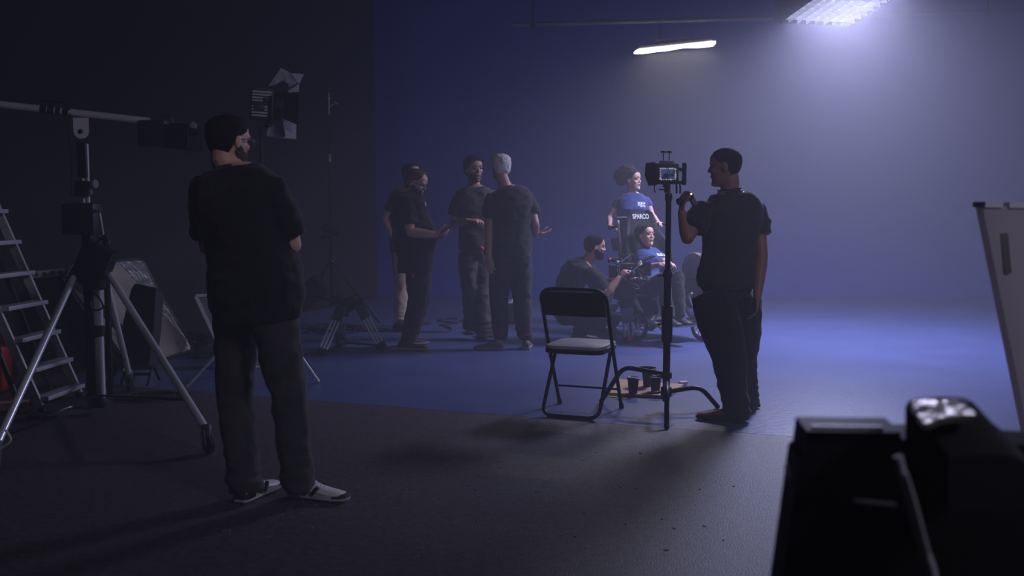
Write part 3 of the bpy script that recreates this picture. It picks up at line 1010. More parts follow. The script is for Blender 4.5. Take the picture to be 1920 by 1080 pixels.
# G: the camera operator crouching behind the chair
Y = 9.95
f = (.99, .1); r = right_of(*f)
bodyG, HM, T = person(
    'crouching bearded camera operator in black t-shirt with eye at the viewfinder', gnd(1090, 632),
    P([(1064, 588), (1062, 556), (1076, 518), (1100, 492)], Y), r, r,
    (at(1116, 464, Y - .02), yaw_of(.99, .1), -4, 0),
    {'R': dict(sh=at(1103, 512, Y - .19), el=at(1137, 550, Y - .25), wr=at(1160, 522, Y - .22), hd=(.65, .1, .7), pn=(.6, .6, -.5), curl=50, sleeve=.86),
     'L': dict(sh=at(1108, 510, Y + .17), el=at(1138, 545, Y + .20), wr=at(1152, 512, Y + .02), hd=(.8, -.2, .5), pn=(.3, -.8, -.4), curl=50, sleeve=.8)},
    {'R': dict(hip=at(1068, 592, Y - .10), kn=at(1152, 592, Y - .22), an=at(1084, 622, Y - .12), heel=gnd(1072, 640), toe=gnd(1116, 638), drop=.02),
     'L': dict(hip=at(1068, 592, Y + .10), kn=at(1146, 578, Y + .26), an=at(1100, 618, Y + .20), heel=gnd(1090, 628), toe=gnd(1130, 626), drop=.02)},
    SK_TAN, C_BLACK, C_NAVY, (M_shoe_black, M_sole_dark), bulk=1.16, armk=1.12, belly=.03, hem=-.02, folds=.008, sleeve_r=.076)
add_hair(bodyG, hair_shell(HM, 1, SHORT, .012, .003), H_BLACK)
add_hair(bodyG, beard_shell(HM, 1, .009), H_BLACK, 'beard')
brows(bodyG, HM, 1, H_BLACK)

# H: the woman pushing the cart
Y = 11.15
f = (.12, -.99); r = right_of(*f)
bodyH, HM, T = person(
    'woman with curly hair pinned up in a blue t-shirt standing behind the cart', gnd(1187, 605),
    P([(1186, 456), (1186, 425), (1185, 392), (1186, 362)], Y), r, r,
    (at(1187, 338, Y - .03), yaw_of(.74, -.67), 2, 3),
    {'R': dict(sh=at(1161, 376, Y - .02), el=at(1143, 407, Y - .02), wr=at(1143, 424, Y - .24), hd=(.7, -.6, -.1), pn=(.1, -.3, -1), curl=55, sleeve=.45),
     'L': dict(sh=at(1212, 376, Y + .02), el=at(1223, 404, Y - .05), wr=at(1234, 417, Y - .28), hd=(.3, -.9, -.1), pn=(0, -.3, -1), curl=55, sleeve=.45)},
    {'R': dict(hip=at(1176, 470, Y), kn=at(1176, 535, Y), an=at(1176, 598, Y), heel=gnd(1178, 603), toe=gnd(1176, 618)),
     'L': dict(hip=at(1198, 470, Y), kn=at(1198, 535, Y), an=at(1198, 598, Y), heel=gnd(1198, 603), toe=gnd(1200, 618))},
    SK_LIGHT, C_BLUETEE, C_NAVY, (M_shoe_black, M_sole_dark), bulk=.90, bust=.035, armk=.80, hs=.95, woman=True, hem=-.03, sleeve_r=.062, leg_r=(.095, .082, .065, .06, .055), folds=.006)
def curls(mb):
    random.seed(3)
    for i in range(150):
        u, w = random.random() * 2 * math.pi, random.random()
        ph = math.acos(1 - 1.5 * w)
        q = V((math.sin(ph) * math.cos(u) * .100, -.055 + math.sin(ph) * math.sin(u) * .100, .060 + math.cos(ph) * .100))
        mb.ell(HM @ (q + V((0, -.03, .012))), (.019, .019, .019), nu=8, nv=6)
    for i in range(90):
        u = random.random() * 2 * math.pi; w = random.random()
        ph = math.acos(1 - 2 * w)
        q = V((.03 + math.sin(ph) * math.cos(u) * .085, -.125 + math.sin(ph) * math.sin(u) * .075, .045 + math.cos(ph) * .085))
        mb.ell(HM @ q, (.020, .020, .020), nu=8, nv=6)
    mb.ell(HM @ V((0, -.075, .07)), (.090, .085, .088)); mb.ell(HM @ V((.03, -.125, .045)), (.075, .065, .075))
add_hair(bodyH, hair_shell(HM, .95, [(0, .86), (30, .84), (50, .74), (66, .62), (85, .52), (100, .36), (125, .26), (180, .2)], .014, .006, extra=curls), H_DARK, voxel=.006)
brows(bodyH, HM, .95, H_DARK); lips(bodyH, HM, .95)
def chest_print(body, T, a, side, w, h):
    c, r_, f_ = T.at(a)
    u = f_.cross(r_).normalized()
    if u.z < 0: u = -u
    base = c - r_ * side
    dg = bpy.context.evaluated_depsgraph_get()
    tee = [o for o in body.children if o.name.startswith('t_shirt')][0]
    # a thin transfer laid on the cloth: every vertex is dropped onto the shirt along the facing direction
    from mathutils.bvhtree import BVHTree
    bv = BVHTree.FromPolygons([v.co + ORG[body.name] for v in tee.data.vertices], [p.vertices[:] for p in tee.data.polygons])
    mb = MB()
    random.seed(11)
    for row, (x0, x1, z0, z1) in enumerate(((-.5, -.22, .1, .5), (-.16, .1, .05, .48), (.16, .5, .12, .42), (-.5, .05, -.22, -.02), (.1, .42, -.25, -.05), (-.2, .5, -.5, -.32))):
        pts = []
        for xx, zz in ((x0, z0), (x1, z0), (x1, z1), (x0, z1)):
            o = base + r_ * (-xx * w) + u * (zz * h) + f_ * .6
            hit = bv.ray_cast(o, -f_)
            pts.append((hit[0] if hit[0] else o - f_ * .45) + f_ * .004)
        mb.loft([[p for p in pts], [p - f_ * .006 for p in pts]])
    return mb.build('shirt_print', M_white, body, smooth=False)
chest_print(bodyH, T, .435, .075, .09, .055)

# I: the woman lying back in the seat
Y = 10.4
f = (.45, -.89); r = right_of(*f)
bodyI, HM, T = person(
    'dark haired woman in a blue t-shirt leaning back in the black racing seat', gnd(1225, 600),
    P([(1226, 544, 10.12), (1222, 522, 10.28), (1216, 490, 10.38), (1212, 468, 10.44)], Y), r, r,
    (at(1211, 443, 10.40), yaw_of(.62, -.78), 10, -4),
    {'R': dict(sh=at(1196, 481, 10.40), el=at(1203, 503, 10.18), wr=at(1243, 495, 9.98), hd=(.95, -.2, .05), pn=(0, .2, -1), curl=30, sleeve=.35),
     'L': dict(sh=at(1236, 480, 10.36), el=at(1254, 502, 10.2), wr=at(1256, 494, 9.95), hd=(-.8, -.4, 0), pn=(0, .3, -1), curl=30, sleeve=.4)},
    {'R': dict(hip=at(1215, 546, 10.08), kn=at(1243, 522, 9.72), an=at(1254, 590, 9.62), heel=None, toe=None),
     'L': dict(hip=at(1236, 543, 10.14), kn=at(1270, 520, 9.82), an=at(1274, 588, 9.72), heel=None, toe=None)},
    SK_LIGHT, C_BLUETEE, C_NAVY, (M_shoe_black, M_sole_dark), bulk=.88, bust=.03, armk=.80, hs=.95, woman=True, hem=-.03, sleeve_r=.060, leg_r=(.095, .084, .068, .060, .055), folds=.008)
add_hair(bodyI, hair_shell(HM, .95, [(0, .86), (30, .83), (50, .74), (66, .62), (85, .52), (96, .20), (110, -.02), (180, -.05)], lambda d_, z: .012 + (.016 if d_ > 95 else 0), .005), H_BLACK)
brows(bodyI, HM, .95, H_BLACK); lips(bodyI, HM, .95)
chest_print(bodyI, T, .42, .07, .095, .06)
for an in (at(1254, 596, 9.62), at(1274, 594, 9.72)):
    u = V((f[0], f[1], 0)).normalized()
    hp = an - u * .07; tp = an + u * .2
    shoe(bodyI, (hp.x, hp.y, 0), (tp.x, tp.y, 0), (M_shoe_black, M_sole_dark), ln=.25, up=an.z - .075)
# ------------------------------------------------------------------ props held by people
u = V((.75, .1, .55)).normalized()
mb = MB(); c = at(836, 431, 9.12); mb.box(c, (.125, .065, .009), rot=Matrix((u, V((-.1, 1, 0)).normalized(), u.cross(V((-.1, 1, 0)).normalized()))).transposed(), bev=.004)
tag(mb.build('phone', M_blackgloss, origin=c), 'black phone held by the bearded man looking down', 'phone')

# focus handset in B's raised hand
c = at(1287, 371, 6.19)
t = thing('focus_handset', 'small black wireless handset held up beside the monitor', 'handset', c)
rm = Matrix.Rotation(R(-28), 3, 'Y') @ Matrix.Rotation(R(20), 3, 'Z')
mb = MB(); mb.box(c, (.085, .045, .045), rot=rm, bev=.01); mb.build('body', M_black, t)
mb = MB(); mb.lathe([(.022, 0), (.022, .02), (.019, .024)], c + rm @ V((-.042, 0, 0)), rm @ V((-1, 0, .1)), 18); mb.build('focus_wheel', M_blackmetal, t)
mb = MB(); mb.ell(c + rm @ V((.028, -.025, .008)), (.006, .004, .006)); mb.build('indicator_light', mat('green_white_led', (.9, 1, .8, 1), .4, emit=(.9, 1, .75, 1), estr=1.5), t)
mb = MB(); mb.box(c + rm @ V((.03, 0, -.045)), (.03, .028, .05), rot=rm, bev=.006); mb.build('battery', M_grey, t)

# ------------------------------------------------------------------ folding chair
rb, ff = gnd(1070, 786), gnd(1107, 760)
fwd = V((math.sin(R(21)), math.cos(R(21)), 0)); rt = V((fwd.y, -fwd.x, 0))
o = (rb + ff) / 2; o.z = 0
CM = Matrix((rt, fwd, V((0, 0, 1)))).transposed().to_4x4(); CM.translation = o
t = thing('folding_chair', 'black metal folding chair with grey padded seat standing in front of the crouching man', 'chair', o)
r_t = .0125
HB = .215
mb = MB(CM)
def bend(pts, rad, k=6):
    """polyline with rounded corners"""
    pts = [V(p) for p in pts]; out = [pts[0]]
    for i in range(1, len(pts) - 1):
        a, b, c = pts[i - 1], pts[i], pts[i + 1]
        la, lc = (a - b), (c - b)
        q = min(rad, la.length * .49, lc.length * .49)
        s0, s1 = b + la.normalized() * q, b + lc.normalized() * q
        for j in range(k + 1):
            w = j / k
            out.append(s0 * (1 - w) ** 2 + b * (2 * w * (1 - w)) + s1 * w * w)
    out.append(pts[-1]); return out
mb.tube(bend([(-HB, .21, .012), (-HB, -.02, .43), (-HB, -.20, .815), (HB, -.20, .815), (HB, -.02, .43), (HB, .21, .012)], .09, 8), r_t, 10)
mb.build('back_frame', M_blackmetal, t)
mb = MB(CM)
mb.tube(bend([(-HB + .03, .06, .43), (-HB + .028, -.235, .014), (HB - .028, -.235, .014), (HB - .03, .06, .43)], .075, 8), r_t, 10)
mb.build('leg_frame', M_blackmetal, t)
mb = MB(CM); mb.cyl((-HB, .14, .14), (HB, .14, .14), .007); mb.build('crossbar', M_blackmetal, t)
mb = MB(CM); mb.cyl((-HB, -.02, .43), (HB, -.02, .43), .006); mb.build('pivot_rod', M_greymetal, t)
def rrect(w, h, r0, n=6):
    out = []
    for cx, cy, a0 in ((w / 2 - r0, h / 2 - r0, 0), (-w / 2 + r0, h / 2 - r0, 90), (-w / 2 + r0, -h / 2 + r0, 180), (w / 2 - r0, -h / 2 + r0, 270)):
        for i in range(n + 1):
            a = R(a0 + 90 * i / n)
            out.append((cx + r0 * math.cos(a), cy + r0 * math.sin(a)))
    return out
mb = MB(CM)
ol = rrect(.385, .40, .07)
mb.loft([[V((x * k, y * k, z)) for x, y in ol] for k, z in ((.97, .418), (1.0, .424), (1.0, .446), (.985, .454), (.9, .459))])
st = mb.build('seat', M_vinyl, t)
mb = MB(CM); mb.loft([[V((x * k, y * k, z)) for x, y in ol] for k, z in ((.96, .404), (1.015, .408), (1.015, .434), (1.0, .436))]); mb.build('seat_pan', M_blackmetal, st)
mb = MB(CM)
u2 = V((0, -.18, .385)).normalized()
rings = []
for i in range(9):
    a = -1 + i / 4
    x = a * (HB - .014)
    y0 = -.018 * (1 - a * a)
    rings.append([V((x, -.20 - u2.y * 0 + y0 + dy, .80)) + u2 * (-q) for q, dy in ((0, -.008), (0, .008), (.175, .008), (.175, -.008))])
mb.loft(rings); mb.build('backrest', M_vinylblack, t)
for x, y in ((-HB, .215), (HB, .215), ):
    mb = MB(CM); mb.cyl((x, y, .003), (x, y - .012, .035), .0155); mb.build('rubber_foot', M_rubber, t)
mb = MB(CM)
for x in (-.14, .14): mb.cyl((x, -.235, .003), (x, -.235, .02), .012, n=10)
mb.build('rubber_foot', M_rubber, t)

# ------------------------------------------------------------------ monitor on a C-stand
Yc = 6.55
base = at(1249, 745, Yc)
cx, cy = base.x, base.y
t = thing('monitor_stand', 'black three legged stand carrying the small monitor', 'stand', (cx, cy, 0))
def zat(y): return at(1249, y, Yc).z
mb = MB(); mb.cyl((cx, cy, zat(752)), (cx, cy, zat(505)), .024); mb.build('lower_column', M_blackmetal, t)
mb = MB(); mb.cyl((cx, cy, zat(640)), (cx, cy, zat(372)), .0185); mb.build('middle_column', M_blackmetal, t)
mb = MB(); mb.cyl((cx, cy, zat(400)), (cx, cy, zat(347)), .0115); mb.build('top_riser', M_greymetal, t)
for y0, y1, r0 in ((640, 575, .036), (512, 520, .031), (708, 700, .036), (742, 728, .036), (375, 366, .024)):
    mb = MB(); mb.lathe([(r0 * .85, 0), (r0, .006), (r0, abs(y1 - y0) / 290 + .012), (r0 * .85, abs(y1 - y0) / 290 + .018)], (cx, cy, min(zat(y0), zat(y1)) - .006)); cl = mb.build('collar', M_black, t)
    kd = V((-1, -.2, 0)).normalized()
    z = (zat(y0) + zat(y1)) / 2
    if r0 > .025:
        mb = MB(); mb.cyl((cx, cy, z), V((cx, cy, z)) + kd * .06, .007, n=8); mb.bar(V((cx, cy, z)) + kd * .058 - V((0, .02, 0)), V((cx, cy, z)) + kd * .058 + V((0, .02, 0)), .012, .014); mb.build('locking_knob', M_black, cl)
for tip, zz in ((gnd(1128, 752, .015), zat(702)), (gnd(1345, 762, .015), zat(734)), (gnd(1250, 800, .015), zat(716))):
    h = V((tip.x - cx, tip.y - cy, 0)); L = h.length; h.normalize()
    p0 = V((cx, cy, zz))
    mb = MB(); mb.tube(bend([p0 + h * .02, p0 + h * (L * .66) + V((0, 0, .025)), tip], .07, 6), .0155, 10); lg = mb.build('leg', M_blackmetal, t)
    mb = MB(); mb.ell(tip, (.018, .018, .016), nu=10, nv=6); mb.build('rubber_foot', M_rubber, lg)

MY = Yc
mc = at(1250, 326, MY)
t = thing('field_monitor', 'small camera monitor in a black cage with side grips showing a blue picture', 'monitor', at(1250, 347, MY))
mb = MB(); mb.box(mc + V((-.012, 0, 0)), (.175, .045, .135), bev=.012); bd = mb.build('body', M_black, t)
mb = MB()
mb.prism([(-.035, .07), (.02, .075), (.03, .0), (.03, -.075), (-.015, -.075), (-.04, -.01)], .05, mc + V((-.098, 0, 0)), (1, 0, 0), (0, 0, 1))
mb.build('side_grip', M_rubber, t)
mb = MB(); mb.box(mc + V((.112, -.005, 0)), (.026, .05, .145), bev=.012); mb.bar(mc + V((.07, 0, -.055)), mc + V((.11, 0, -.055)), .02, .02); mb.bar(mc + V((.07, 0, .035)), mc + V((.11, 0, .02)), .012, .02); mb.build('side_grip', M_rubber, t)
# the screen: a lit picture of the blue set with a dark figure, with pale glowing flecks round its edge
sm = bpy.data.materials.new('monitor_picture'); sm.use_nodes = True
n = sm.node_tree; b = n.nodes['Principled BSDF']
tc = n.nodes.new('ShaderNodeTexCoord'); vo = n.nodes.new('ShaderNodeTexNoise'); vo.inputs['Scale'].default_value = 22
rp = n.nodes.new('ShaderNodeValToRGB'); rp.color_ramp.elements[0].color = (.02, .03, .06, 1); rp.color_ramp.elements[1].color = (.10, .16, .42, 1)
rp.color_ramp.elements[0].position = .38; rp.color_ramp.elements[1].position = .52
n.links.new(tc.outputs['Object'], vo.inputs[0]); n.links.new(vo.outputs[0], rp.inputs[0]); n.links.new(rp.outputs[0], b.inputs['Emission Color'])
b.inputs['Emission Strength'].default_value = .34; b.inputs['Base Color'].default_value = (.01, .01, .012, 1); b.inputs['Roughness'].default_value = .2
mb = MB(); mb.box(mc + V((.004, -.024, -.002)), (.100, .004, .072)); mb.build('screen', sm, bd)
mb = MB()
random.seed(5)
for i in range(26):
    a = i / 26
    pth = [(-.055, .042), (.055, .042), (.055, -.042), (-.055, -.042)]
    k = int(a * 4); w = a * 4 - k
    x = pth[k][0] * (1 - w) + pth[(k + 1) % 4][0] * w; z = pth[k][1] * (1 - w) + pth[(k + 1) % 4][1] * w
    s_ = random.uniform(.004, .009)
    mb.box(mc + V((.004 + x * .88, -.0275, z * .84 - .002)), (s_ * 1.5, .004, s_), rot=(0, random.uniform(-.6, .6), 0))
mb.build('edge_flecks', mat('glowing_flecks', srgb(170, 165, 168), .6, emit=(.9, .88, .9, 1), estr=.32), bd)
mb = MB(); mb.box(mc + V((0, 0, .077)), (.09, .035, .014), bev=.004); mb.build('top_plate', M_greymetal, t)
for dx in (-.022, .015):
    mb = MB(); mb.cyl(mc + V((dx, 0, .08)), mc + V((dx, 0, .135)), .0035, n=8); mb.lathe([(.006, 0), (.019, .004), (.02, .010), (.012, .015)], mc + V((dx, 0, .132))); mb.build('antenna', M_black, t)
mb = MB(); mb.tube([mc + V((-.075, 0, -.065)), mc + V((-.078, 0, -.085)), mc + V((-.078, -.004, -.11)), mc + V((-.068, 0, -.118))], .004, 6); mb.build('strap', M_rubber, t)
for dx in (.062, .085):
    mb = MB(); mb.tube([mc + V((dx, 0, -.065)), mc + V((dx + .004, 0, -.09)), mc + V((dx + .002, -.004, -.125))], [.006, .006, .007], 6); mb.build('strap', M_rubber, t)
mb = MB(); mb.lathe([(.026, 0), (.022, .02)], mc + V((0, 0, -.086))); mb.cyl(mc + V((0, 0, -.10)), mc + V((-.05, 0, -.10)), .005, n=8); mb.lathe([(.014, -.035), (.014, 0)], mc + V((0, 0, -.086))); mb.build('mount', M_blackmetal, t)

# ------------------------------------------------------------------ plywood board with cups
a, b_, c_, d_ = gnd(1140, 742), gnd(1252, 748), gnd(1282, 726), gnd(1160, 716)
mb = MB(); mb.loft([[p + V((0, 0, z)) for p in (a, b_, c_, d_)] for z in (.004, .022)])
tag(mb.build('plywood_board', M_wood, origin=a, smooth=False), 'small plywood board lying on the blue floor under the cups', 'board')
def cup(px, py, lid, label, h=.105, r0=.03, r1=.041):
    p = gnd(px, py, .022); p.z = .0225
    t = thing('paper_cup', label, 'cup', p, 'takeaway cups on the plywood board')
    mb = MB(); mb.lathe([(r0 - .002, .004), (r0, 0), (r1, h), (r1 + .003, h), (r1 + .003, h - .005)] if not lid else [(r0 - .002, .003), (r0, 0), (r1, h)], p); mb.build('cup_wall', M_cup, t)
    if lid:
        mb = MB(); mb.lathe([(r1 + .003, h - .006), (r1 + .004, h + .002), (r1 - .002, h + .008), (r1 - .006, h + .006), (r1 - .007, h + .004)], p); mb.build('lid', M_cuplid, t)
    return p
cup(1187, 737, True, 'dark paper cup with a brown lid on the near side of the plywood board')
c2 = cup(1214, 724, False, 'dark paper cup at the back under the round dish')
c3 = cup(1229, 734, False, 'dark paper cup standing right behind the small lighter')
pc = c2 + V((.02, 0, 0)); z0 = .0225 + .106
t = thing('round_dish', 'shallow dark round dish resting on the rear paper cup', 'dish', (pc.x - .03, pc.y, z0))
mb = MB(); q = V((pc.x - .03, pc.y, z0)); mb.lathe([(.055, .001), (.070, .012), (.078, .026), (.074, .026), (.066, .014), (.052, .006)], q, n=28); mb.build('dish_body', M_cup, t)
mb = MB(); mb.torus(q + V((0, 0, .026)), (0, 0, 1), .076, .004); mb.build('rim', M_grey, t)
p = gnd(1224, 738, .022); mb = MB(); mb.box((p.x, p.y, .03), (.075, .03, .014), rot=(0, 0, .1), bev=.004)
tag(mb.build('lighter', M_greymetal, origin=p), 'small silver grey lighter on the plywood board in front of the cups', 'lighter')
mb = MB()
p, q = gnd(1137, 744), gnd(1156, 745)
mb.bar(p + V((0, 0, .0055)), q + V((0, 0, .0055)), .025, .002)
tag(mb.build('tape_mark', M_neon, origin=p), 'yellow green tape strip at the corner of the plywood board', 'tape')
mb = MB(); p = gnd(1281, 723); mb.box(p + V((0, 0, .02)), (.06, .04, .025), rot=(0, 0, .4), bev=.006)
tag(mb.build('paper_scrap', M_white, origin=p), 'white scrap of paper at the far edge of the plywood board', 'paper')

# ------------------------------------------------------------------ cart with racing seat
CF = V((.45, -.893, 0)); CR = V((CF.y, -CF.x, 0))      # forward, right
CO = V((1.345, 10.30, 0)) - CR * .10
KM = Matrix((CR, CF, V((0, 0, 1)))).transposed().to_4x4(); KM.translation = CO
t = thing('racing_seat_cart', 'wheeled silver tube cart with a black racing seat and push handles', 'cart', CO)
def wheel(parent, c, r0, axis_x=1.0):
    mb = MB(KM); mb.torus(c, (1, 0, 0), r0 - .02, .02, 32, 10); w = mb.build('wheel', M_rubber, parent)
    mb = MB(KM); mb.torus(c, (1, 0, 0), r0 - .045, .008, 28, 8); mb.build('rim', M_alu, w)
    mb = MB(KM); c = V(c)
    for i in range(10):
        a = 2 * math.pi * i / 10
        mb.cyl(c, c + V((0, math.cos(a), math.sin(a))) * (r0 - .045), .004, n=6)
    mb.lathe([(.022, -.03), (.022, .03)], c, (1, 0, 0), 14); mb.build('spokes', M_alu, w)
WF = .155
wheel(t, (-.24, .50, WF), WF); wheel(t, (.33, .25, WF), WF)
wheel(t, (-.28, -.42, .13), .13); wheel(t, (.28, -.42, .13), .13)
mb = MB(KM)
for q in (-1, 1):
    mb.tube(bend([(q * .24, -.36, .52), (q * .275, .05, .45), (q * .275, .30, .21), (q * .22, .52, .155), (q * .25, .50, .155)], .05), .021, 8)
    mb.tube(bend([(q * .22, .34, .18), (q * .21, .44, .30), (q * .19, .36, .44), (q * .19, .42, .47)], .04), .012, 8)
    mb.tube([(q * .23, -.36, .52), (q * .28, -.42, .13)], .016, 8)
mb.cyl((-.27, .50, .155), (.24, .50, .155), .013); mb.cyl((.20, .25, .155), (.36, .25, .155), .013); mb.cyl((-.28, -.42, .13), (.28, -.42, .13), .013); mb.cyl((-.23, .05, .44), (.23, .05, .44), .014)
mb.build('tube_frame', mat('satin_silver_tube', srgb(222, 220, 226), .35, .1, var=.05), t)
mb = MB(KM)
mb.prism([(-.1, .40), (.12, .40), (.30, .16), (.22, .13), (-.02, .15), (-.12, .30)], .40, (0, 0, 0), (0, 1, 0), (0, 0, 1))
mb.build('belly_pan', M_blackgloss, t)
mb = MB(KM); mb.box((0, .47, .205), (.40, .24, .02), bev=.005); mb.build('footplate', M_blackmetal, t)
# racing seat: back shell with bolsters, cushion
SEATM = KM @ Matrix.Translation((-.05, -.12, .44)) @ Matrix.Rotation(R(13), 4, 'X')     # leans back
st = MB(SEATM)
prof = [(0, .24, .06), (.10, .27, .10), (.25, .285, .12), (.38, .29, .11), (.50, .275, .08), (.60, .225, .05), (.68, .195, .05), (.78, .175, .05), (.84, .15, .04), (.87, .10, .03)]
rings = []
for z, w, d2 in prof:
    ring = []
    yb = .03 if z < .62 else .004
    if z > .62: d2 = .016
    for x, y in ((-1, d2), (-.86, d2 + .01), (-.70, yb), (-.4, .0), (0, -.008 if z < .62 else 0), (.4, .0), (.70, yb), (.86, d2 + .01), (1, d2), (.98, .0), (.75, -.06), (0, -.075), (-.75, -.06), (-.98, .0)):
        ring.append(V((x * w, y, z)))
    rings.append(ring)
st.loft(rings); seat = st.build('seat_shell', M_vinylblack, t, angle=60)
mb = MB(SEATM)
for i in range(4):
    z = .12 + i * .11
    mb.tube([(-.15, .012, z), (0, .004, z + .006), (.15, .012, z)], .006, 6)
mb.build('stitched_seams', M_grey, seat)
mb = MB(KM); mb.box((0, .12, .46), (.40, .42, .10), rot=(R(6), 0, 0), bev=.04, seg=3)
for q in (-1, 1): mb.box((q * .20, .10, .50), (.07, .40, .13), rot=(R(6), 0, 0), bev=.03, seg=3)
mb.build('seat_cushion', M_vinylblack, t)
for q in (-1, 1):
    mb = MB(KM); mb.box((q * .185, .13, .585), (.09, .16, .04), rot=(R(10), q * R(-30), 0), bev=.014); mb.build('harness_pad', M_red, t)
# lettering on the headrest
cu = bpy.data.curves.new('lettering', 'FONT'); cu.body = 'SPARCO'; cu.size = .070; cu.align_x = 'CENTER'; cu.align_y = 'CENTER'; cu.extrude = .002; cu.offset = .0022
tmp = bpy.data.objects.new('lettering', cu); COL.objects.link(tmp)
me = bpy.data.meshes.new_from_object(tmp.evaluated_get(bpy.context.evaluated_depsgraph_get())); bpy.data.objects.remove(tmp)
me.transform(SEATM @ Matrix.Translation((0, .007, .80)) @ Matrix.Rotation(R(180), 4, 'Z') @ Matrix.Rotation(R(90), 4, 'X') @ Matrix.Scale(.78, 4, (1, 0, 0)))
MB().build('headrest_lettering', mat('pale_print', srgb(215, 212, 215), .6), seat, me=me, smooth=False)
# push handles
mb = MB(KM)
for q in (-1, 1):
    mb.tube(bend([(q * .22 - .05, -.36, .52), (q * .225 - .05, -.30, .80), (q * .20 - .05, -.42, 1.18)], .05), .015, 8)
mb.build('handle_post', M_chrome, t)
mb = MB(KM)
mb.tube(bend([(-.25, -.42, 1.18), (-.25, -.46, 1.21), (.15, -.46, 1.21), (.15, -.42, 1.18)], .04), .012, 8)
mb.build('crossbar', M_blackmetal, t)
hl, hr = at(1147, 427, 10.83), at(1238, 421, 10.80)
pl, pr = KM @ V((.15, -.42, 1.12)), KM @ V((-.25, -.42, 1.12))
for p_, h_ in ((pl, hl), (pr, hr)):
    e = h_ + (h_ - p_).normalized() * .07
    mb = MB(); mb.capsule([p_, h_, e], .017, 8); mb.build('hand_grip', M_rubber, t)
mb = MB(KM); mb.box((.13, -.40, .93), (.20, .03, .14), rot=(R(20), 0, 0), bev=.01); eb = mb.build('rear_bag', M_black, t)
mb = MB(KM); mb.box((.13, -.383, .93), (.13, .008, .07), rot=(R(20), 0, 0), bev=.003); mb.build('bag_window', M_grey, eb)
# tall rounded fairing beside the legs
FM = KM @ Matrix.Translation((-.34, .30, .34))
mb = MB(FM)
ol = []
for i in range(17):
    a = R(-10 + 200 * i / 16)
    ol.append((.20 * math.cos(a), .36 + .17 * math.sin(a)))
ol += [(-.17, .05), (-.08, -.05), (.12, -.05), (.20, .1)]
mb.loft([[V((x, y * k, .25 + (z - .25) * k)) for y, z in ol] for x, k in ((-.06, .84), (-.045, .97), (.03, 1.0), (.05, .96), (.055, .80), (.03, .74))])
fg = mb.build('side_fairing', mat('grey_fairing', srgb(52, 51, 55), .4, var=.1), t, angle=50)
mb = MB(FM); mb.loft([[V((x, y * .78, .25 + (z - .25) * .78)) for y, z in ol] for x in (.02, .034)]); mb.build('fairing_panel', M_blackgloss, fg)

# ------------------------------------------------------------------ film camera on low tripod legs, in front of the crouching operator
CY = 9.84
cc = at(1172, 506, CY)
t = thing('film_camera', 'rigged black film camera with rods and viewfinder held by the crouching operator', 'camera', cc)
mb = MB(); mb.box(cc + V((.0, 0, 0)), (.19, .13, .13), bev=.012); mb.box(cc + V((-.12, 0, -.01)), (.07, .10, .12), bev=.01); bd = mb.build('camera_body', M_black, t)
mb = MB()
for dz in (-.085,):
    for dy in (-.035, .035): mb.cyl(cc + V((-.18, dy, dz)), cc + V((.20, dy, dz)), .0075, n=8)
mb.build('support_rods', M_chrome, t)
mb = MB(); mb.lathe([(.045, 0), (.05, .03), (.045, .06), (.052, .07), (.052, .11), (.046, .13)], cc + V((.09, 0, .0)), (1, 0, 0)); mb.build('lens', M_blackgloss, t)
mb = MB(); mb.box(cc + V((.21, 0, .01)), (.07, .15, .13), bev=.01); mb.prism([(-.05, 0), (.08, .05), (.08, .06), (-.05, .012)], .18, cc + V((.20, 0, .08)), (1, 0, 0), (0, 0, 1)); mb.build('matte_box', M_blackmetal, t)
mb = MB(); vf = at(1144, 487, CY + .06)
mb.tube([vf, vf + V((.06, 0, .0)), vf + V((.12, 0, -.01))], [.022, .026, .024], 14); mb.lathe([(.034, 0), (.024, .03)], vf - V((.02, 0, 0)), (1, 0, 0)); mb.bar(vf + V((.06, 0, 0)), cc + V((-.04, .05, .05)), .02, .02); vfo = mb.build('viewfinder', M_rubber, t)
mb = MB(); mb.ell(vf + V((.0, -.035, .012)), (.007, .004, .005)); mb.build('tally_light', mat('red_tally', (1, .05, .03, 1), .4, emit=(1, .05, .04, 1), estr=3.0), vfo)
mb = MB(); mb.tube(bend([cc + V((-.06, 0, .07)), cc + V((-.05, 0, .13)), cc + V((.08, 0, .15)), cc + V((.10, 0, .07))], .03), .011, 8); mb.build('top_handle', M_blackmetal, t)
mb = MB(); mb.cyl(cc + V((.06, -.08, -.01)), cc + V((.13, -.10, .06)), .008, n=8); mb.cyl(cc + V((-.05, -.07, .08)), cc + V((.04, -.09, .15)), .006, n=8); mb.build('side_handle', M_chrome, t)
random.seed(9)
for i in range(18):  # the pale knobs stand in for glints on the rig
    mb = MB(); p = cc + V((random.uniform(-.12, .20), -.075 - random.random() * .02, random.uniform(-.10, .10)))
    mb.lathe([(.012, 0), (.014, .012), (.006, .016)], p, (0, -1, .8), 10); mb.build('knob', M_plate if i % 2 else M_blackmetal, bd)
for i in range(5):
    mb = MB(); a = cc + V((random.uniform(-.12, .0), -.06, random.uniform(-.05, .07))); b2 = cc + V((random.uniform(.0, .16), -.07, random.uniform(-.14, .0)))
    mb.tube(spline([a, a + V((-.02, -.05, -.08)), b2 + V((.02, -.05, -.06)), b2], 5), .005, 6); mb.build('cable', M_cable, bd)

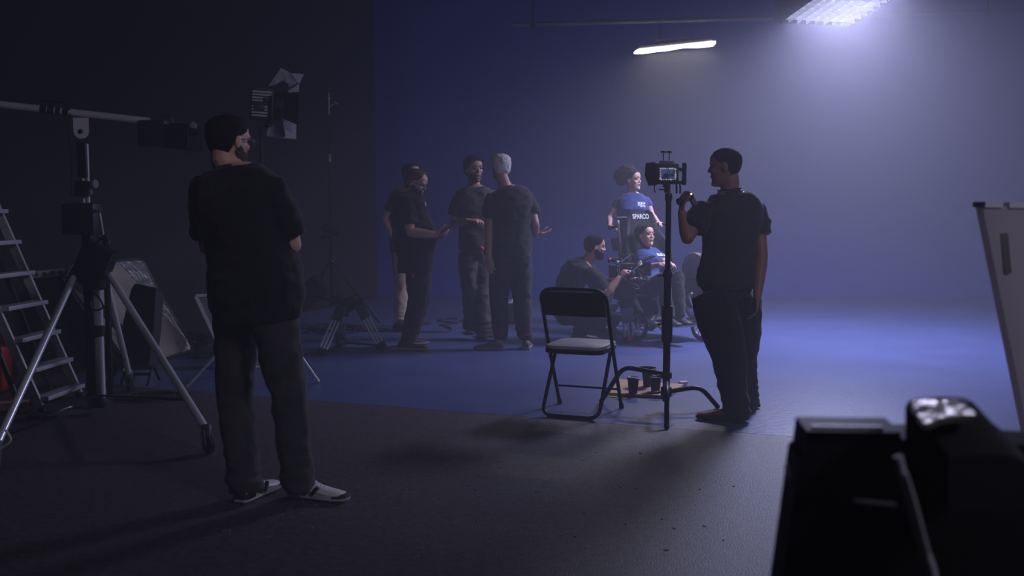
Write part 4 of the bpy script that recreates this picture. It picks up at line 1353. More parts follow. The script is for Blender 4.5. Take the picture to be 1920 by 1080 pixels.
bc = at(1174, 552, CY)
t = thing('camera_tripod', 'low tripod with pan head and short twin tube legs under the film camera', 'tripod', gnd(1180, 632))
mb = MB(); mb.box(bc + V((-.01, 0, .03)), (.20, .16, .16), bev=.02); mb.lathe([(.06, 0), (.085, .03), (.085, .06), (.05, .08)], bc + V((0, 0, -.13))); mb.box(bc + V((0, 0, .135)), (.14, .09, .05), bev=.008); hd = mb.build('pan_head', M_black, t)
for q in (-1, 1):
    mb = MB(); mb.lathe([(.02, 0), (.024, .02), (.014, .03)], bc + V((q * .1, -.03, -.02)), (q, 0, 0), 12); mb.build('knob', M_blackmetal, hd)
mb = MB(); mb.cyl(bc + V((.08, -.02, .0)), bc + V((.22, -.03, -.02)), .008, n=8); mb.build('pan_bar', M_blackmetal, hd)
def twin_leg(parent, top, foot, w, frac=.45, r0=.011):
    top, foot = V(top), V(foot)
    d_ = (foot - top).normalized()
    sx = d_.cross(V((0, 1, 0)))
    if sx.length < .3: sx = d_.cross(V((1, 0, 0)))
    sx.normalize()
    mb = MB(); mid = top.lerp(foot, frac)
    mb.bar(top, mid, w * 1.25, .035, up=sx.cross(d_)); lg = mb.build('leg', M_greymetal, parent)
    for q in (-1, 0, 1):
        mb = MB(); mb.cyl(top.lerp(foot, frac * .9) + sx * (q * w * .42), top.lerp(foot, .88) + sx * (q * w * .42), r0, n=10); mb.build('leg_tube', M_plate, lg)
    mb = MB(); mb.box(top.lerp(foot, .92), (w * 1.3, .045, .06), rot=Matrix((sx, d_.cross(sx), -d_)).transposed(), bev=.008); mb.ell(foot + V((0, 0, .012)), (.035, .03, .016)); mb.build('foot', M_rubber, lg)
    return lg
f1, f2, f3 = gnd(1180, 641), gnd(1134, 634), gnd(1150, 620)
tp = bc + V((.0, 0, -.12))
twin_leg(t, tp + V((0, -.05, 0)), f1, .098, .42, .012)
for ff_ in (f2, f3):
    mb = MB(); mb.tube([tp, tp.lerp(ff_, .6), ff_ + V((0, 0, .02))], [.026, .02, .016], 8); mb.build('leg', M_blackmetal, t)
mb = MB()
m0 = (f1 + f2 + f3) / 3 + V((0, 0, .05))
for ff_ in (f1, f2, f3): mb.bar(m0, ff_ + V((0, 0, .03)), .04, .018)
mb.build('spreader', M_black, t)
mb = MB(); mb.box(f1 + V((0.0, -.03, .035)), (.06, .02, .05), bev=.006); mb.build('foot_clip', M_red, t)
# ------------------------------------------------------------------ gear on the left
def plane_px(P0, P1, P2):
    """returns a function px -> point on the plane through three points"""
    nn = (P1 - P0).cross(P2 - P0).normalized()
    o = V((0, 0, CAMZ))
    def g(x, y):
        d = ray(x, y)
        return o + d * ((P0 - o).dot(nn) / d.dot(nn))
    return g, nn
def slab(mb, pts, nn, t0, t1):
    mb.loft([[p + nn * t0 for p in pts], [p + nn * t1 for p in pts]])

# stepladder leaning to the wall
A0, B0 = gnd(78, 774), gnd(150, 746)
A0.z = B0.z = 0
ax_ = (B0 - A0).normalized(); lean = V((-.40, 0, 1)).normalized()
outw = V((1, 0, .40)).normalized()
t = thing('stepladder', 'aluminium stepladder leaning at the left edge', 'ladder', (A0 + B0) / 2)
for p in (A0, B0):
    mb = MB(); mb.bar(p + V((0, 0, .01)), p + lean * 1.62, .026, .055, up=outw); rl = mb.build('rail', M_alu, t)
    mb = MB(); mb.box(p + V((0, 0, .022)), (.05, .035, .04), bev=.006); mb.build('rubber_foot', M_rubber, rl)
for z in (.09, .275, .47, .675, .88, 1.09, 1.30):
    c = (A0 + B0) / 2 + lean * (z / lean.z)
    mb = MB(); mb.box(c + V((.03, 0, 0)), (.10, (B0 - A0).length - .02, .028), rot=Matrix((V((1, 0, 0)), ax_, V((0, 0, 1)))).transposed(), bev=.004); mb.build('step', M_alu, t)
for p in (A0 + ax_ * .05, B0 - ax_ * .05):
    q = p - V((.16, 0, 0))
    mb = MB(); mb.bar(q + V((0, 0, .01)), q + lean * 1.5 + V((.08, 0, 0)), .022, .03, up=outw); mb.build('rear_leg', M_greymetal, t)

# big wheeled crank stand
SC = gnd(187, 776); SC.z = 0
SX, SY = SC.x, SC.y
def zs(y): return at(187, y, SY).z
t = thing('crank_stand', 'tall wheeled crank stand with chrome column and spread legs', 'stand', SC)
ztop = zs(250)
mb = MB(); mb.cyl((SX + .012, SY, .10), (SX + .012, SY, zs(540)), .030); mb.build('chrome_column', M_chrome, t)
mb = MB(); mb.box((SX - .045, SY + .02, (.08 + zs(420)) / 2), (.06, .07, zs(420) - .08), bev=.008); mb.build('column_rail', M_black, t)
mb = MB(); mb.box((SX + .055, SY + .05, (.10 + zs(440)) / 2), (.03, .04, zs(440) - .10), bev=.006); mb.build('column_rail', M_blackmetal, t)
mb = MB()
for dx in (-.055, -.025): mb.cyl((SX + dx, SY, zs(480)), (SX + dx, SY, zs(270)), .010, n=10)
mb.build('upper_rods', M_chrome, t)
mb = MB(); mb.box((SX - .05, SY, zs(300)), (.06, .06, .22), bev=.008); mb.build('top_block', M_black, t)
mb = MB(); mb.box((SX - .055, SY, zs(354)), (.09, .08, .10), bev=.012); cl = mb.build('clamp', M_black, t)
mb = MB(); mb.lathe([(.012, 0), (.028, .01), (.028, .028), (.012, .03)], (SX + .0, SY, zs(345)), (1, -.3, 0), 14); mb.build('knob', M_grey, cl)
mb = MB(); mb.lathe([(.01, 0), (.016, .01), (.016, .02)], (SX - .01, SY - .03, zs(360)), (1, -.4, 0), 12); mb.build('knob', mat('brown_knob', srgb(110, 60, 50), .5), cl)
mb = MB(); mb.box((SX - .06, SY - .02, zs(410)), (.21, .16, .20), bev=.025); wb = mb.build('winch_box', M_black, t)
mb = MB(); mb.tube(bend([(SX + .03, SY - .06, zs(395)), (SX + .08, SY - .10, zs(395)), (SX + .10, SY - .10, zs(440))], .03), .008, 8); mb.build('crank_handle', M_greymetal, wb)
mb = MB(); mb.lathe([(.05, 0), (.055, .02), (.055, .05), (.045, .06)], (SX, SY, .97 - .03)); mb.build('leg_collar', M_black, t)
mb = MB(); mb.lathe([(.045, 0), (.05, .02), (.05, .06), (.04, .07)], (SX, SY, zs(630))); mb.cyl((SX, SY, zs(625)), (SX - .16, SY - .02, zs(622)), .012); mb.build('brace_collar', M_black, t)
mb = MB(); mb.lathe([(.07, 0), (.07, .03), (.04, .06)], (SX, SY, .05)); mb.build('column_foot', M_black, t)
for tip, hz_ in ((gnd(388, 850), (.05, -.04, 1.0)), (gnd(-6, 885), (-.06, -.05, 1.0)), (gnd(243, 735), (.03, .05, .95))):
    top = V((SX, SY, 0)) + V(hz_)
    e = V((tip.x, tip.y, .13))
    mb = MB(); mb.cyl(top, e, .021, n=12); lg = mb.build('leg', M_chrome, t)
    h = V((tip.x - SX, tip.y - SY, 0)).normalized(); sd = V((h.y, -h.x, 0))
    mb = MB(); mb.box(e + V((0, 0, -.005)), (.05, .05, .07), bev=.01); mb.bar(e + sd * .022, V((tip.x, tip.y, .05)) + sd * .022 + h * .02, .03, .006, up=sd); mb.bar(e - sd * .022, V((tip.x, tip.y, .05)) - sd * .022 + h * .02, .03, .006, up=sd); mb.build('caster_fork', M_greymetal, lg)
    mb = MB(); mb.lathe([(.02, -.016), (.045, -.016), (.052, -.01), (.052, .01), (.045, .016), (.02, .016)], V((tip.x, tip.y, .053)) + h * .02, sd, 20); mb.build('caster_wheel', M_rubber, lg)
    mb = MB(); mb.bar(V((SX, SY, .12)), V((SX, SY, .0)).lerp(V((tip.x, tip.y, 0)), .82) + V((0, 0, .26)), .03, .012); mb.build('brace', M_blackmetal, t)

# boom pipe with tape, held by the pale bracket on the stand
BYp = SY - .02
a, b_ = at(-60, 189, BYp - .1), at(280, 227, BYp + .05)
t = thing('boom_pipe', 'long chrome boom pipe lying across the top of the crank stand', 'pipe', (a + b_) / 2)
mb = MB(); mb.cyl(a, b_, .022, n=18); mb.build('pipe', M_chrome, t)
for x0, x1 in ((74, 86), (88, 100), (103, 112), (116, 127)):
    w0, w1 = (x0 + 60) / 340, (x1 + 60) / 340
    mb = MB(); mb.cyl(a.lerp(b_, w0), a.lerp(b_, w1), .0245, n=16); mb.build('tape_wrap', M_rubber, t)
mb = MB(); c = at(152, 236, BYp - .03)
ol = [(-.045, .05), (.045, .05)] + [(.045 * math.cos(R(-q)), -.035 + .045 * math.sin(R(-q))) for q in range(0, 181, 20)]
mb.prism(ol, .012, c, V((.93, .36, 0)), (0, 0, 1)); br = mb.build('bracket', M_plate, t)
mb = MB(); mb.lathe([(.014, 0), (.014, .012), (.009, .015)], c + V((0, -.006, -.035)), (0, -1, 0), 12); mb.build('bolt', M_blackmetal, br)
mb = MB(); mb.tube(spline([at(66, 178, BYp), at(72, 187, BYp), at(90, 190, BYp), at(128, 200, BYp - .03), at(131, 260, BYp - .03), at(134, 310, BYp - .03), at(133, 370, BYp - .03)], 6), .005, 6); mb.build('hanging_cord', M_cable, t)
# dark lamp at the end of the boom
hc = at(292, 252, BYp + .08)
t = thing('boom_lamp', 'unlit black lamp head with barn doors at the end of the boom pipe', 'lamp', hc)
mb = MB(); mb.box(hc, (.18, .17, .17), bev=.02); mb.build('lamp_body', M_black, t)
mb = MB(); mb.prism([(.08, .06), (.26, .035), (.27, .03), (.08, .045)], .2, hc, (1, 0, 0), (0, 0, 1)); mb.build('barn_door', M_blackmetal, t)
mb = MB(); mb.prism([(.08, -.075), (.26, -.095), (.24, -.105), (.08, -.09)], .2, hc, (1, 0, 0), (0, 0, 1)); mb.build('barn_door', M_blackmetal, t)
for q in (-1, 1):
    mb = MB(); mb.loft([[hc + V((.09, q * .09, .055)), hc + V((.09, q * .09, -.085)), hc + V((.25, q * .14, -.10)), hc + V((.25, q * .14, .04))], [hc + V((.09, q * .096, .055)), hc + V((.09, q * .096, -.085)), hc + V((.25, q * .146, -.10)), hc + V((.25, q * .146, .04))]]); mb.build('barn_door', M_blackmetal, t)
mb = MB(); mb.cyl(hc + V((.0, 0, .07)), hc + V((.25, -.02, .055)), .009, n=8); kb = mb.build('yoke_arm', M_blackmetal, t)
mb = MB(); mb.lathe([(.01, 0), (.024, .008), (.024, .022), (.012, .028)], hc + V((.24, -.02, .05)), (.6, -.8, .1), 14); mb.build('knob', M_grey, kb)
mb = MB(); mb.tube(bend([hc + V((.03, 0, .085)), hc + V((.04, 0, .12)), hc + V((.10, 0, .115)), hc + V((.11, 0, .075))], .02), .008, 8); mb.build('carry_handle', M_black, t)
# black ballast hanging on the stand
bc = at(177, 498, SY - .16)
t = thing('ballast_box', 'black ballast box hanging tilted on the crank stand', 'box', bc)
rm = Matrix.Rotation(R(24), 3, 'Y')
mb = MB(); mb.box(bc, (.20, .13, .26), rot=rm, bev=.02); bd = mb.build('box_body', M_black, t)
for k in range(4):
    mb = MB(); mb.lathe([(.012, 0), (.012, .014)], bc + rm @ V((.103, -.02, -.09 + k * .055)), rm @ V((1, 0, 0)), 10); mb.build('connector', M_greymetal, bd)
mb = MB(); mb.tube(spline([bc + rm @ V((.02, -.05, -.13)), bc + V((.05, -.06, -.20)), bc + V((.06, -.05, -.26)), bc + V((.0, -.05, -.27)), bc + V((-.02, -.03, -.22))], 6), .006, 6); mb.build('cable', M_cable, bd)
mb = MB(); mb.tube(spline([bc + rm @ V((-.10, -.05, -.05)), bc + V((-.16, -.06, -.10)), bc + V((-.20, -.05, -.06))], 6), .006, 6); mb.build('cable', M_cable, bd)
mb = MB(); mb.tube(bend([bc + rm @ V((-.04, 0, .12)), bc + rm @ V((-.03, 0, .18)), bc + rm @ V((.03, 0, .18)), bc + rm @ V((.04, 0, .12))], .03), .009, 8); mb.build('handle', M_black, t)

# boards leaning on the left wall
B1, B2 = gnd(232, 694), gnd(358, 660)
T1 = at(122, 520, 8.2)
g, nn = plane_px(V((B1.x, B1.y, 0)), V((B2.x, B2.y, 0)), T1)
if nn.x < 0: nn = -nn
def gz(x, y):
    p = g(x, y); p.z = max(p.z, .004); return p
pts = [gz(*q) for q in ((121, 521), (128, 504), (140, 497), (200, 493), (252, 488), (262, 490), (268, 496), (292, 544), (357, 652), (355, 659), (346, 664), (232, 693))]
mb = MB(); slab(mb, pts, nn, -.02, .02)
t = tag(mb.build('silver_reflector_board', M_foil, origin=gz(300, 676), smooth=False), 'crinkled silver foil reflector board leaning on the black wall', 'reflector')
mb = MB(); mb.tube([p + nn * .022 for p in pts], .012, 6, closed=True); mb.build('taped_edge', M_greymetal, t)
pts = [gz(*q) for q in ((122, 530), (136, 519), (205, 503), (216, 506), (336, 640), (340, 650), (334, 664), (302, 686), (292, 690), (240, 693), (228, 686))]
mb = MB(); slab(mb, [p + nn * .03 for p in pts], nn, 0, .035)
t = tag(mb.build('beige_board', M_poly, origin=gz(270, 690), smooth=False), 'beige rigid board with an added shadow strip leaning in front of the silver one', 'board')
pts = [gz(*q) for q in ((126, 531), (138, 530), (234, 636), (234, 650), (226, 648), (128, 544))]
mb = MB(); slab(mb, [p + nn * .066 for p in pts], nn, 0, .006); mb.build('strap', M_drape, t)  # dark strip laid on the board as a shadow across it
p = gz(318, 652) + nn * .067; mb = MB(); mb.bar(p, p + (gz(326, 648) - gz(318, 652)), .02, .002, up=nn); mb.build('printed_mark', M_grey, t)

# black lamp panel on a low stand
PYb = 7.6
g2, n2 = plane_px(at(235, 690, PYb), at(290, 690, PYb - .06), at(262, 535, PYb + .2))
if n2.y > 0: n2 = -n2
t = thing('black_light_panel', 'black flat lamp panel standing on low legs in front of the boards', 'lamp', (at(262, 690, PYb).x, PYb, 0))
pts = [g2(*q) for q in ((253, 546), (259, 536), (264, 535), (297, 542), (300, 548), (296, 610), (287, 688), (281, 691), (233, 690), (231, 680), (237, 612))]
mb = MB(); slab(mb, pts, n2, -.05, .05); pb = mb.build('panel_body', M_black, t, smooth=False)
pts2 = [g2(*q) for q in ((300, 550), (297, 610), (288, 686), (282, 688), (290, 610), (294, 556))]
mb = MB(); slab(mb, [p + n2 * .052 for p in pts2], n2, 0, .012); mb.build('side_rail', M_blackmetal, pb, smooth=False)
mb = MB()
for x in (238, 286):
    p = g2(x, 688)
    mb.cyl(p + V((0, 0, .02)), (p.x, p.y - .12, .01), .010, n=8); mb.cyl(p + V((0, 0, .02)), (p.x, p.y + .14, .01), .010, n=8)
mb.bar(g2(238, 692) + V((0, -.05, -.03)), g2(286, 692) + V((0, -.05, -.03)), .02, .02); mb.build('low_stand', M_blackmetal, t)
mb = MB(); p = g2(244, 692); mb.box(p + V((0, -.06, .0)), (.06, .015, .02), rot=(0, .2, 0), bev=.003); mb.build('white_clip', M_white, t)

# gooseneck and heap of cables on the floor
def tangle(name, label, cx_, cy_, rx, ry, n_loops, seed, r0=.007, cat='cable', h=.05):
    random.seed(seed)
    pts = []
    for i in range(n_loops * 9):
        a = i / 9 * 2 * math.pi + random.uniform(-.2, .2)
        k = random.uniform(.55, 1.0)
        pts.append(V((cx_ + math.cos(a) * rx * k + random.uniform(-.03, .03), cy_ + math.sin(a) * ry * k, .012 + random.random() * h)))
    mb = MB(); mb.tube(spline(pts, 4), r0, 6)
    return tag(mb.build(name, M_cable, origin=(cx_, cy_, 0)), label, cat)
p = gnd(362, 652); tangle('cable_heap', 'black cable heap on the floor beside the silver board', p.x, p.y, .20, .22, 7, 4, h=.12)
p = gnd(283, 748); tangle('cable_coil', 'loose black cable coil on the floor behind the crank stand leg', p.x, p.y, .26, .16, 4, 6, r0=.006, h=.015)
p = gnd(628, 622); tangle('cable_coil', 'black cable coil lying behind the low tripod', p.x, p.y, .30, .34, 6, 8, h=.05)
a = gnd(348, 655)
t = thing('gooseneck_arm', 'short black gooseneck arm rising from the cable heap', 'gooseneck', a)
q1, q2 = at(340, 628, a.y), at(305, 606, a.y - .15)
mb = MB(); mb.tube(spline([a + V((0, 0, .0)), a + V((.02, 0, .06)), q1, q1.lerp(q2, .5), q2], 6), .012, 8); mb.lathe([(.03, 0), (.03, .02)], a + V((0, 0, .002))); mb.build('neck', M_black, t)
mb = MB(); mb.capsule([q2, q2 + (q2 - q1).normalized() * .05], .018, 10); mb.build('tip', M_blackmetal, t)

# silver framed panel half hidden behind the standing man
PY2 = 8.3
g3, n3 = plane_px(gnd(430, 692), gnd(520, 686), at(367, 556, PY2 + .12))
if n3.y > 0: n3 = -n3
cor = [g3(367, 556), g3(452, 550), g3(516, 688), g3(430, 692)]
t = thing('framed_panel', 'dark fabric panel in a thin silver frame leaning behind the man with folded arms', 'panel', (cor[3] + cor[2]) / 2)
mb = MB(); slab(mb, cor, n3, -.008, .008); mb.build('fabric', M_grey, t, smooth=False)
for i in range(4):
    mb = MB(); mb.bar(cor[i], cor[(i + 1) % 4], .028, .03, up=n3); mb.build('frame_bar', M_alu, t, smooth=False)

# lamp stand with fresnel lamp
FY = 7.45
LX = at(490, 300, FY).x
t = thing('lamp_stand', 'silver legged light stand carrying the lamp with paper diffusion', 'stand', (LX, FY, 0))
mb = MB(); mb.cyl((LX, FY, .25), (LX, FY, 1.2), .017); mb.cyl((LX, FY, 1.2), (LX, FY, at(490, 236, FY).z), .013); mb.build('column', M_blackmetal, t)
for tip in (gnd(350, 729), gnd(598, 719), gnd(492, 690)):
    mb = MB(); mb.cyl((LX, FY, .62), tip + V((0, 0, .012)), .011, n=10); mb.cyl((LX, FY, .30), V((LX, FY, .62)).lerp(tip, .5), .008, n=8); mb.build('leg', M_alu, t)
mb = MB(); mb.lathe([(.03, 0), (.03, .05)], (LX, FY, .59)); mb.lathe([(.026, 0), (.026, .05)], (LX, FY, .28)); mb.lathe([(.024, 0), (.024, .05)], (LX, FY, 1.17)); mb.build('collar', M_black, t)
lc = at(491, 197, FY)
t = thing('fresnel_lamp', 'unlit studio lamp with black barn doors and white paper diffusion on a stand', 'lamp', at(491, 236, FY))
lx = V((.96, .25, -.06)).normalized(); ly = V((-.25, .97, 0)).normalized(); lz = lx.cross(ly)
rm = Matrix((lx, ly, lz)).transposed()
mb = MB(); mb.box(lc, (.165, .19, .225), rot=rm, bev=.015); bd = mb.build('housing', M_black, t)
for k in range(9):
    z = -.085 + k * .0212
    if k == 4: continue
    mb = MB(); mb.box(lc + rm @ V((-.003, -.098, z)), (.135, .008, .013), rot=rm, bev=.003); mb.build('cooling_fin', M_plate, bd)
mb = MB(); mb.box(lc + rm @ V((.03, -.105, .03)), (.05, .02, .03), rot=rm, bev=.005); mb.box(lc + rm @ V((-.02, -.105, -.03)), (.075, .014, .045), rot=rm, bev=.008); mb.build('control_plate', M_black, bd)
mb = MB(); mb.bar(lc + rm @ V((.06, -.115, -.14)), lc + rm @ V((.06, -.115, .06)), .014, .03, up=(0, 1, 0)); mb.bar(lc + rm @ V((.06, .115, -.14)), lc + rm @ V((.06, .115, .06)), .014, .03, up=(0, 1, 0)); mb.bar(lc + rm @ V((.06, -.12, -.14)), lc + rm @ V((.06, .12, -.14)), .03, .014); mb.cyl(lc + rm @ V((.03, 0, -.16)), lc + rm @ V((.05, 0, -.13)), .018); mb.build('yoke', M_blackmetal, t)
mb = MB(); mb.lathe([(.085, 0), (.10, .01), (.10, .06), (.085, .065)], lc + rm @ V((.08, 0, 0)), lx, 24); mb.build('lens_ring', M_blackmetal, t)
mb = MB(); mb.lathe([(.082, 0), (.06, .012), (.0, .018)], lc + rm @ V((.14, 0, 0)), lx, 24); mb.build('lens', M_glass, t)
def leaf(pts, m, name, th=.004, par=None):
    P_ = [lc + rm @ V(p) for p in pts]
    nn_ = (P_[1] - P_[0]).cross(P_[2] - P_[0]).normalized()
    mb = MB(); mb.loft([[p - nn_ * th / 2 for p in P_], [p + nn_ * th / 2 for p in P_]]); return mb.build(name, m, par or t, smooth=False)
leaf([(.145, -.09, .10), (.145, .09, .10), (.25, .14, .17), (.25, -.14, .17)], M_blackmetal, 'barn_door')
leaf([(.145, -.09, -.10), (.145, .09, -.10), (.17, .14, -.22), (.17, -.14, -.22)], M_blackmetal, 'barn_door')
leaf([(.145, -.10, -.09), (.145, -.10, .09), (.26, -.16, .10), (.26, -.16, -.14)], M_blackmetal, 'barn_door')
leaf([(.145, .10, -.09), (.145, .10, .09), (.24, .19, .13), (.24, .19, -.13)], M_blackmetal, 'barn_door')
g4 = lambda x, y, dY: at(x, y, FY + dY)
def sheet(ps, name, th=.003):
    nn_ = V((0, -1, 0))
    mb = MB(); mb.loft([[p for p in ps], [p + nn_ * th for p in ps]]); return mb.build(name, M_frost, t, smooth=False)
sheet([g4(503, 162, -.1), g4(527, 127, .02), g4(546, 137, .12), g4(536, 149, .05), g4(517, 158, -.08)], 'paper_sheet')
sheet([g4(528, 128, .03), g4(546, 137, .02), g4(570, 139, .10), g4(561, 158, .02), g4(541, 158, .08), g4(533, 152, .10)], 'paper_sheet')
sheet([g4(541, 157, .08), g4(561, 158, .02), g4(558, 210, 0), g4(556, 226, 0), g4(540, 222, .06), g4(541, 190, .08)], 'paper_sheet')
sheet([g4(556, 226, 0), g4(555, 261, -.02), g4(526, 259, .05), g4(500, 255, .10), g4(504, 233, .10), g4(520, 236, .08), g4(541, 222, .06)], 'paper_sheet')

# tall light stand by the black wall
TY = 11.7
TX = at(622, 560, TY).x
t = thing('tall_light_stand', 'tall thin black light stand in front of the black wall', 'stand', (TX, TY, 0))
mb = MB(); mb.cyl((TX, TY, .18), (TX, TY, 1.45), .020); mb.build('lower_column', M_blackmetal, t)
mb = MB(); mb.cyl((TX, TY, 1.4), (TX, TY, at(615, 215, TY).z), .013); mb.build('upper_column', M_blackmetal, t)
mb = MB(); mb.cyl((TX, TY, at(615, 215, TY).z), (TX, TY, at(615, 174, TY).z), .008); mb.lathe([(.02, 0), (.02, .015)], (TX, TY, at(615, 186, TY).z)); pn = mb.build('spigot', M_alu, t)
mb = MB(); c = at(630, 193, TY); mb.capsule([c - V((.015, 0, -.012)), c + V((.015, 0, -.012))], .008, 8); mb.cyl((TX, TY, at(615, 200, TY).z), c, .005, n=6); mb.build('tightening_knob', M_alu, pn)
mb = MB(); mb.cyl((TX, TY, at(615, 304, TY).z), (TX, TY, at(615, 289, TY).z), .0165); mb.build('tape_band', mat('yellow_tape', srgb(190, 170, 90), .6), t)
mb = MB(); c = at(618, 430, TY); mb.box((TX, TY, c.z), (.22, .10, .10), rot=(0, .35, 0), bev=.02); mb.box((TX - .06, TY, c.z - .08), (.12, .1, .06), rot=(0, -.3, 0), bev=.02); mb.build('hanging_clamp', M_black, t)
mb = MB(); mb.lathe([(.035, 0), (.035, .05)], (TX, TY, .69)); mb.box((TX + .03, TY - .03, .73), (.04, .03, .03), bev=.005); mb.build('collar', M_greymetal, t)
for tip in (gnd(711, 607), gnd(548, 606), gnd(640, 575)):
    mb = MB(); mb.cyl((TX, TY, .71), tip + V((0, 0, .012)), .012, n=10); mb.cyl((TX, TY, .22), V((TX, TY, .71)).lerp(tip, .55), .008, n=8); mb.build('leg', M_blackmetal, t)
# black roll bag hanging on its leg
c0, c1 = at(556, 568, 11.3), at(600, 535, 11.3)
t = thing('roll_bag', 'black cylindrical bag hanging on the leg of the tall light stand', 'bag', (c0 + c1) / 2)
ax2 = (c1 - c0).normalized()
mb = MB(); mb.lathe([(.11, -.04), (.135, -.02), (.135, (c1 - c0).length + .02), (.11, (c1 - c0).length + .04)], c0, ax2, 24); bd = mb.build('bag_body', M_drape, t)
mb = MB(); e = c0 - ax2 * .05; mb.tube(bend([e + V((-.02, -.10, .02)), e + V((-.06, -.10, -.12)), e + V((.05, -.10, -.16)), e + V((.09, -.08, -.02))], .05), .008, 6); mb.build('strap', M_greymetal, bd)
mb = MB(); mb.cyl(c1 + ax2 * .02, at(609, 508, 11.6), .009, n=6); mb.build('hanging_strap', M_black, bd)

# low tripod
f1, f2, f3 = gnd(600, 668), gnd(718, 655), gnd(636, 634)
ctr = (f1 + f2 + f3) / 3
bz = at(652, 566, ctr.y).z
t = thing('low_tripod', 'low tripod with aluminium twin tube legs standing empty on the blue floor', 'tripod', (ctr.x, ctr.y, 0))
bw = V((at(652, 566, ctr.y).x, ctr.y, bz))
mb = MB(); mb.lathe([(.03, -.09), (.05, -.08), (.085, -.03), (.09, .0), (.085, .03), (.075, .035), (.06, .01), (.03, .0)], bw, n=24); mb.box(bw + V((-.10, -.03, .02)), (.14, .10, .08), bev=.02); mb.box(bw + V((.10, -.0, .0)), (.10, .10, .06), bev=.02); mb.build('bowl', M_black, t)
for ff_ in (f1, f2, f3):
    h = V((ff_.x - bw.x, ff_.y - bw.y, 0)).normalized()
    twin_leg(t, bw + h * .12 + V((0, 0, -.03)), ff_ + V((0, 0, .0)), .075, .30, .0095)
mb = MB()
m0 = V((ctr.x, ctr.y, .045))
for ff_ in (f1, f2, f3): mb.bar(m0, ff_ + V((0, 0, .035)), .035, .016)
mb.build('spreader', M_black, t)
mb = MB(); mb.cyl(bw + V((-.10, .0, .0)), bw + V((-.34, .02, .06)), .010, n=8); mb.build('pan_bar', M_blackmetal, t)

# ------------------------------------------------------------------ cables and crate behind the talking men
def floor_cable(label, pts, r0=.009, name='floor_cable', m=None):
    P_ = spline([gnd(x, y, .004 + r0) for x, y in pts], 6)
    mb = MB(); mb.tube(P_, r0, 6)
    return tag(mb.build(name, m or M_cable, origin=P_[0]), label, 'cable')
floor_cable('black cable running across the blue floor behind the phone man', ((560, 616), (640, 619), (720, 621), (780, 622), (835, 621), (846, 617), (838, 612), (826, 609), (830, 607), (858, 606)))
floor_cable('black cable curling on the floor beside the grey trousers', ((858, 598), (838, 597), (822, 599), (826, 602), (850, 604), (862, 602), (872, 598)))
floor_cable('dark cable trailing from the boards towards the framed panel', ((352, 668), (372, 670), (395, 664), (430, 662), (470, 668)))
q = gnd(918, 611); q2 = gnd(961, 606)
t = thing('plastic_crate', 'black crate with pale rim standing behind the white haired man', 'crate', (q + q2) / 2)
cq = (q + q2) / 2 + V((0, .14, 0))
w_ = .30; d2 = .24; hgt = .245
mb = MB()
for sx_, sy_, bx_, by_ in ((0, -1, w_, .012), (0, 1, w_, .012), (-1, 0, .012, d2), (1, 0, .012, d2)):
    mb.box(cq + V((sx_ * w_ / 2, sy_ * d2 / 2, hgt / 2 + .006)), (bx_, by_, hgt), bev=.003)
mb.box(cq + V((0, 0, .014)), (w_, d2, .014)); bd = mb.build('crate_body', M_black, t)
mb = MB()
for sx_, sy_, bx_, by_ in ((0, -1, w_ + .03, .022), (0, 1, w_ + .03, .022), (-1, 0, .022, d2 + .03), (1, 0, .022, d2 + .03)):
    mb.box(cq + V((sx_ * w_ / 2, sy_ * d2 / 2, hgt)), (bx_, by_, .018), bev=.004)
mb.build('rim', M_plate, t)
mb = MB(); mb.tube(bend([cq + V((-.15, .0, hgt)), cq + V((-.15, 0, hgt + .08)), cq + V((-.02, 0, hgt + .08))], .03), .009, 8); mb.build('handle', M_white, t)
for k in (-.08, .0, .09):
    mb = MB(); mb.cyl(cq + V((k, -.05, .05)), cq + V((k + .03, .04, hgt + .02)), .016, n=10); mb.build('packed_roll', M_plate, t)
p = gnd(884, 634) + V((0, .22, 0))

# ------------------------------------------------------------------ small things on the far left
p = at(2, 690, 7.25)
t = thing('red_jerrycan', 'red plastic container behind the foot of the stepladder', 'container', (p.x - .04, 7.25, 0))
mb = MB(); mb.box((p.x - .04, 7.25, .17), (.18, .16, .33), bev=.03, seg=3); bd = mb.build('can_body', M_red, t)
mb = MB(); mb.lathe([(.025, 0), (.025, .03)], (p.x - .09, 7.25, .33)); mb.build('cap', M_black, t)
mb = MB(); mb.tube(bend([(p.x - .05, 7.25, .32), (p.x - .05, 7.25, .37), (p.x + .04, 7.25, .37), (p.x + .04, 7.25, .32)], .02), .012, 8); mb.build('handle', M_red, bd)
p = gnd(18, 772); mb = MB(); mb.box((p.x - .06, p.y + .04, .03), (.30, .09, .05), rot=(0, 0, .35), bev=.003)
tag(mb.build('wood_block', M_wood, origin=(p.x, p.y, 0)), 'pale wooden block on the floor at the ladder foot', 'wood block')
wl = (WL1 - WL0).normalized(); wn = V((wl.y, -wl.x, 0))
if wn.x < 0: wn = -wn
d_ = ray(80, 513); o = V((0, 0, CAMZ)); p = o + d_ * ((WL0 - o).dot(wn) / d_.dot(wn))
t = thing('power_strip', 'pale grey power strip with sockets fixed on the black wall', 'power strip', p)
rm = Matrix((wl, wn, V((0, 0, 1)))).transposed()
if rm.determinant() < 0: rm = Matrix((-wl, wn, V((0, 0, 1)))).transposed()
mb = MB(); mb.box(p + wn * .025, (.42, .05, .06), rot=rm, bev=.008); bd = mb.build('strip_body', M_grey, t)
for k in range(4):
    mb = MB(); mb.lathe([(.019, 0), (.019, .006)], p + wn * .049 + wl * (-.14 + k * .09), wn, 12); mb.build('socket', M_black, bd)
t = thing('power_plug', 'grey cable plug lying on the floor at the ladder foot', 'plug', gnd(62, 778))
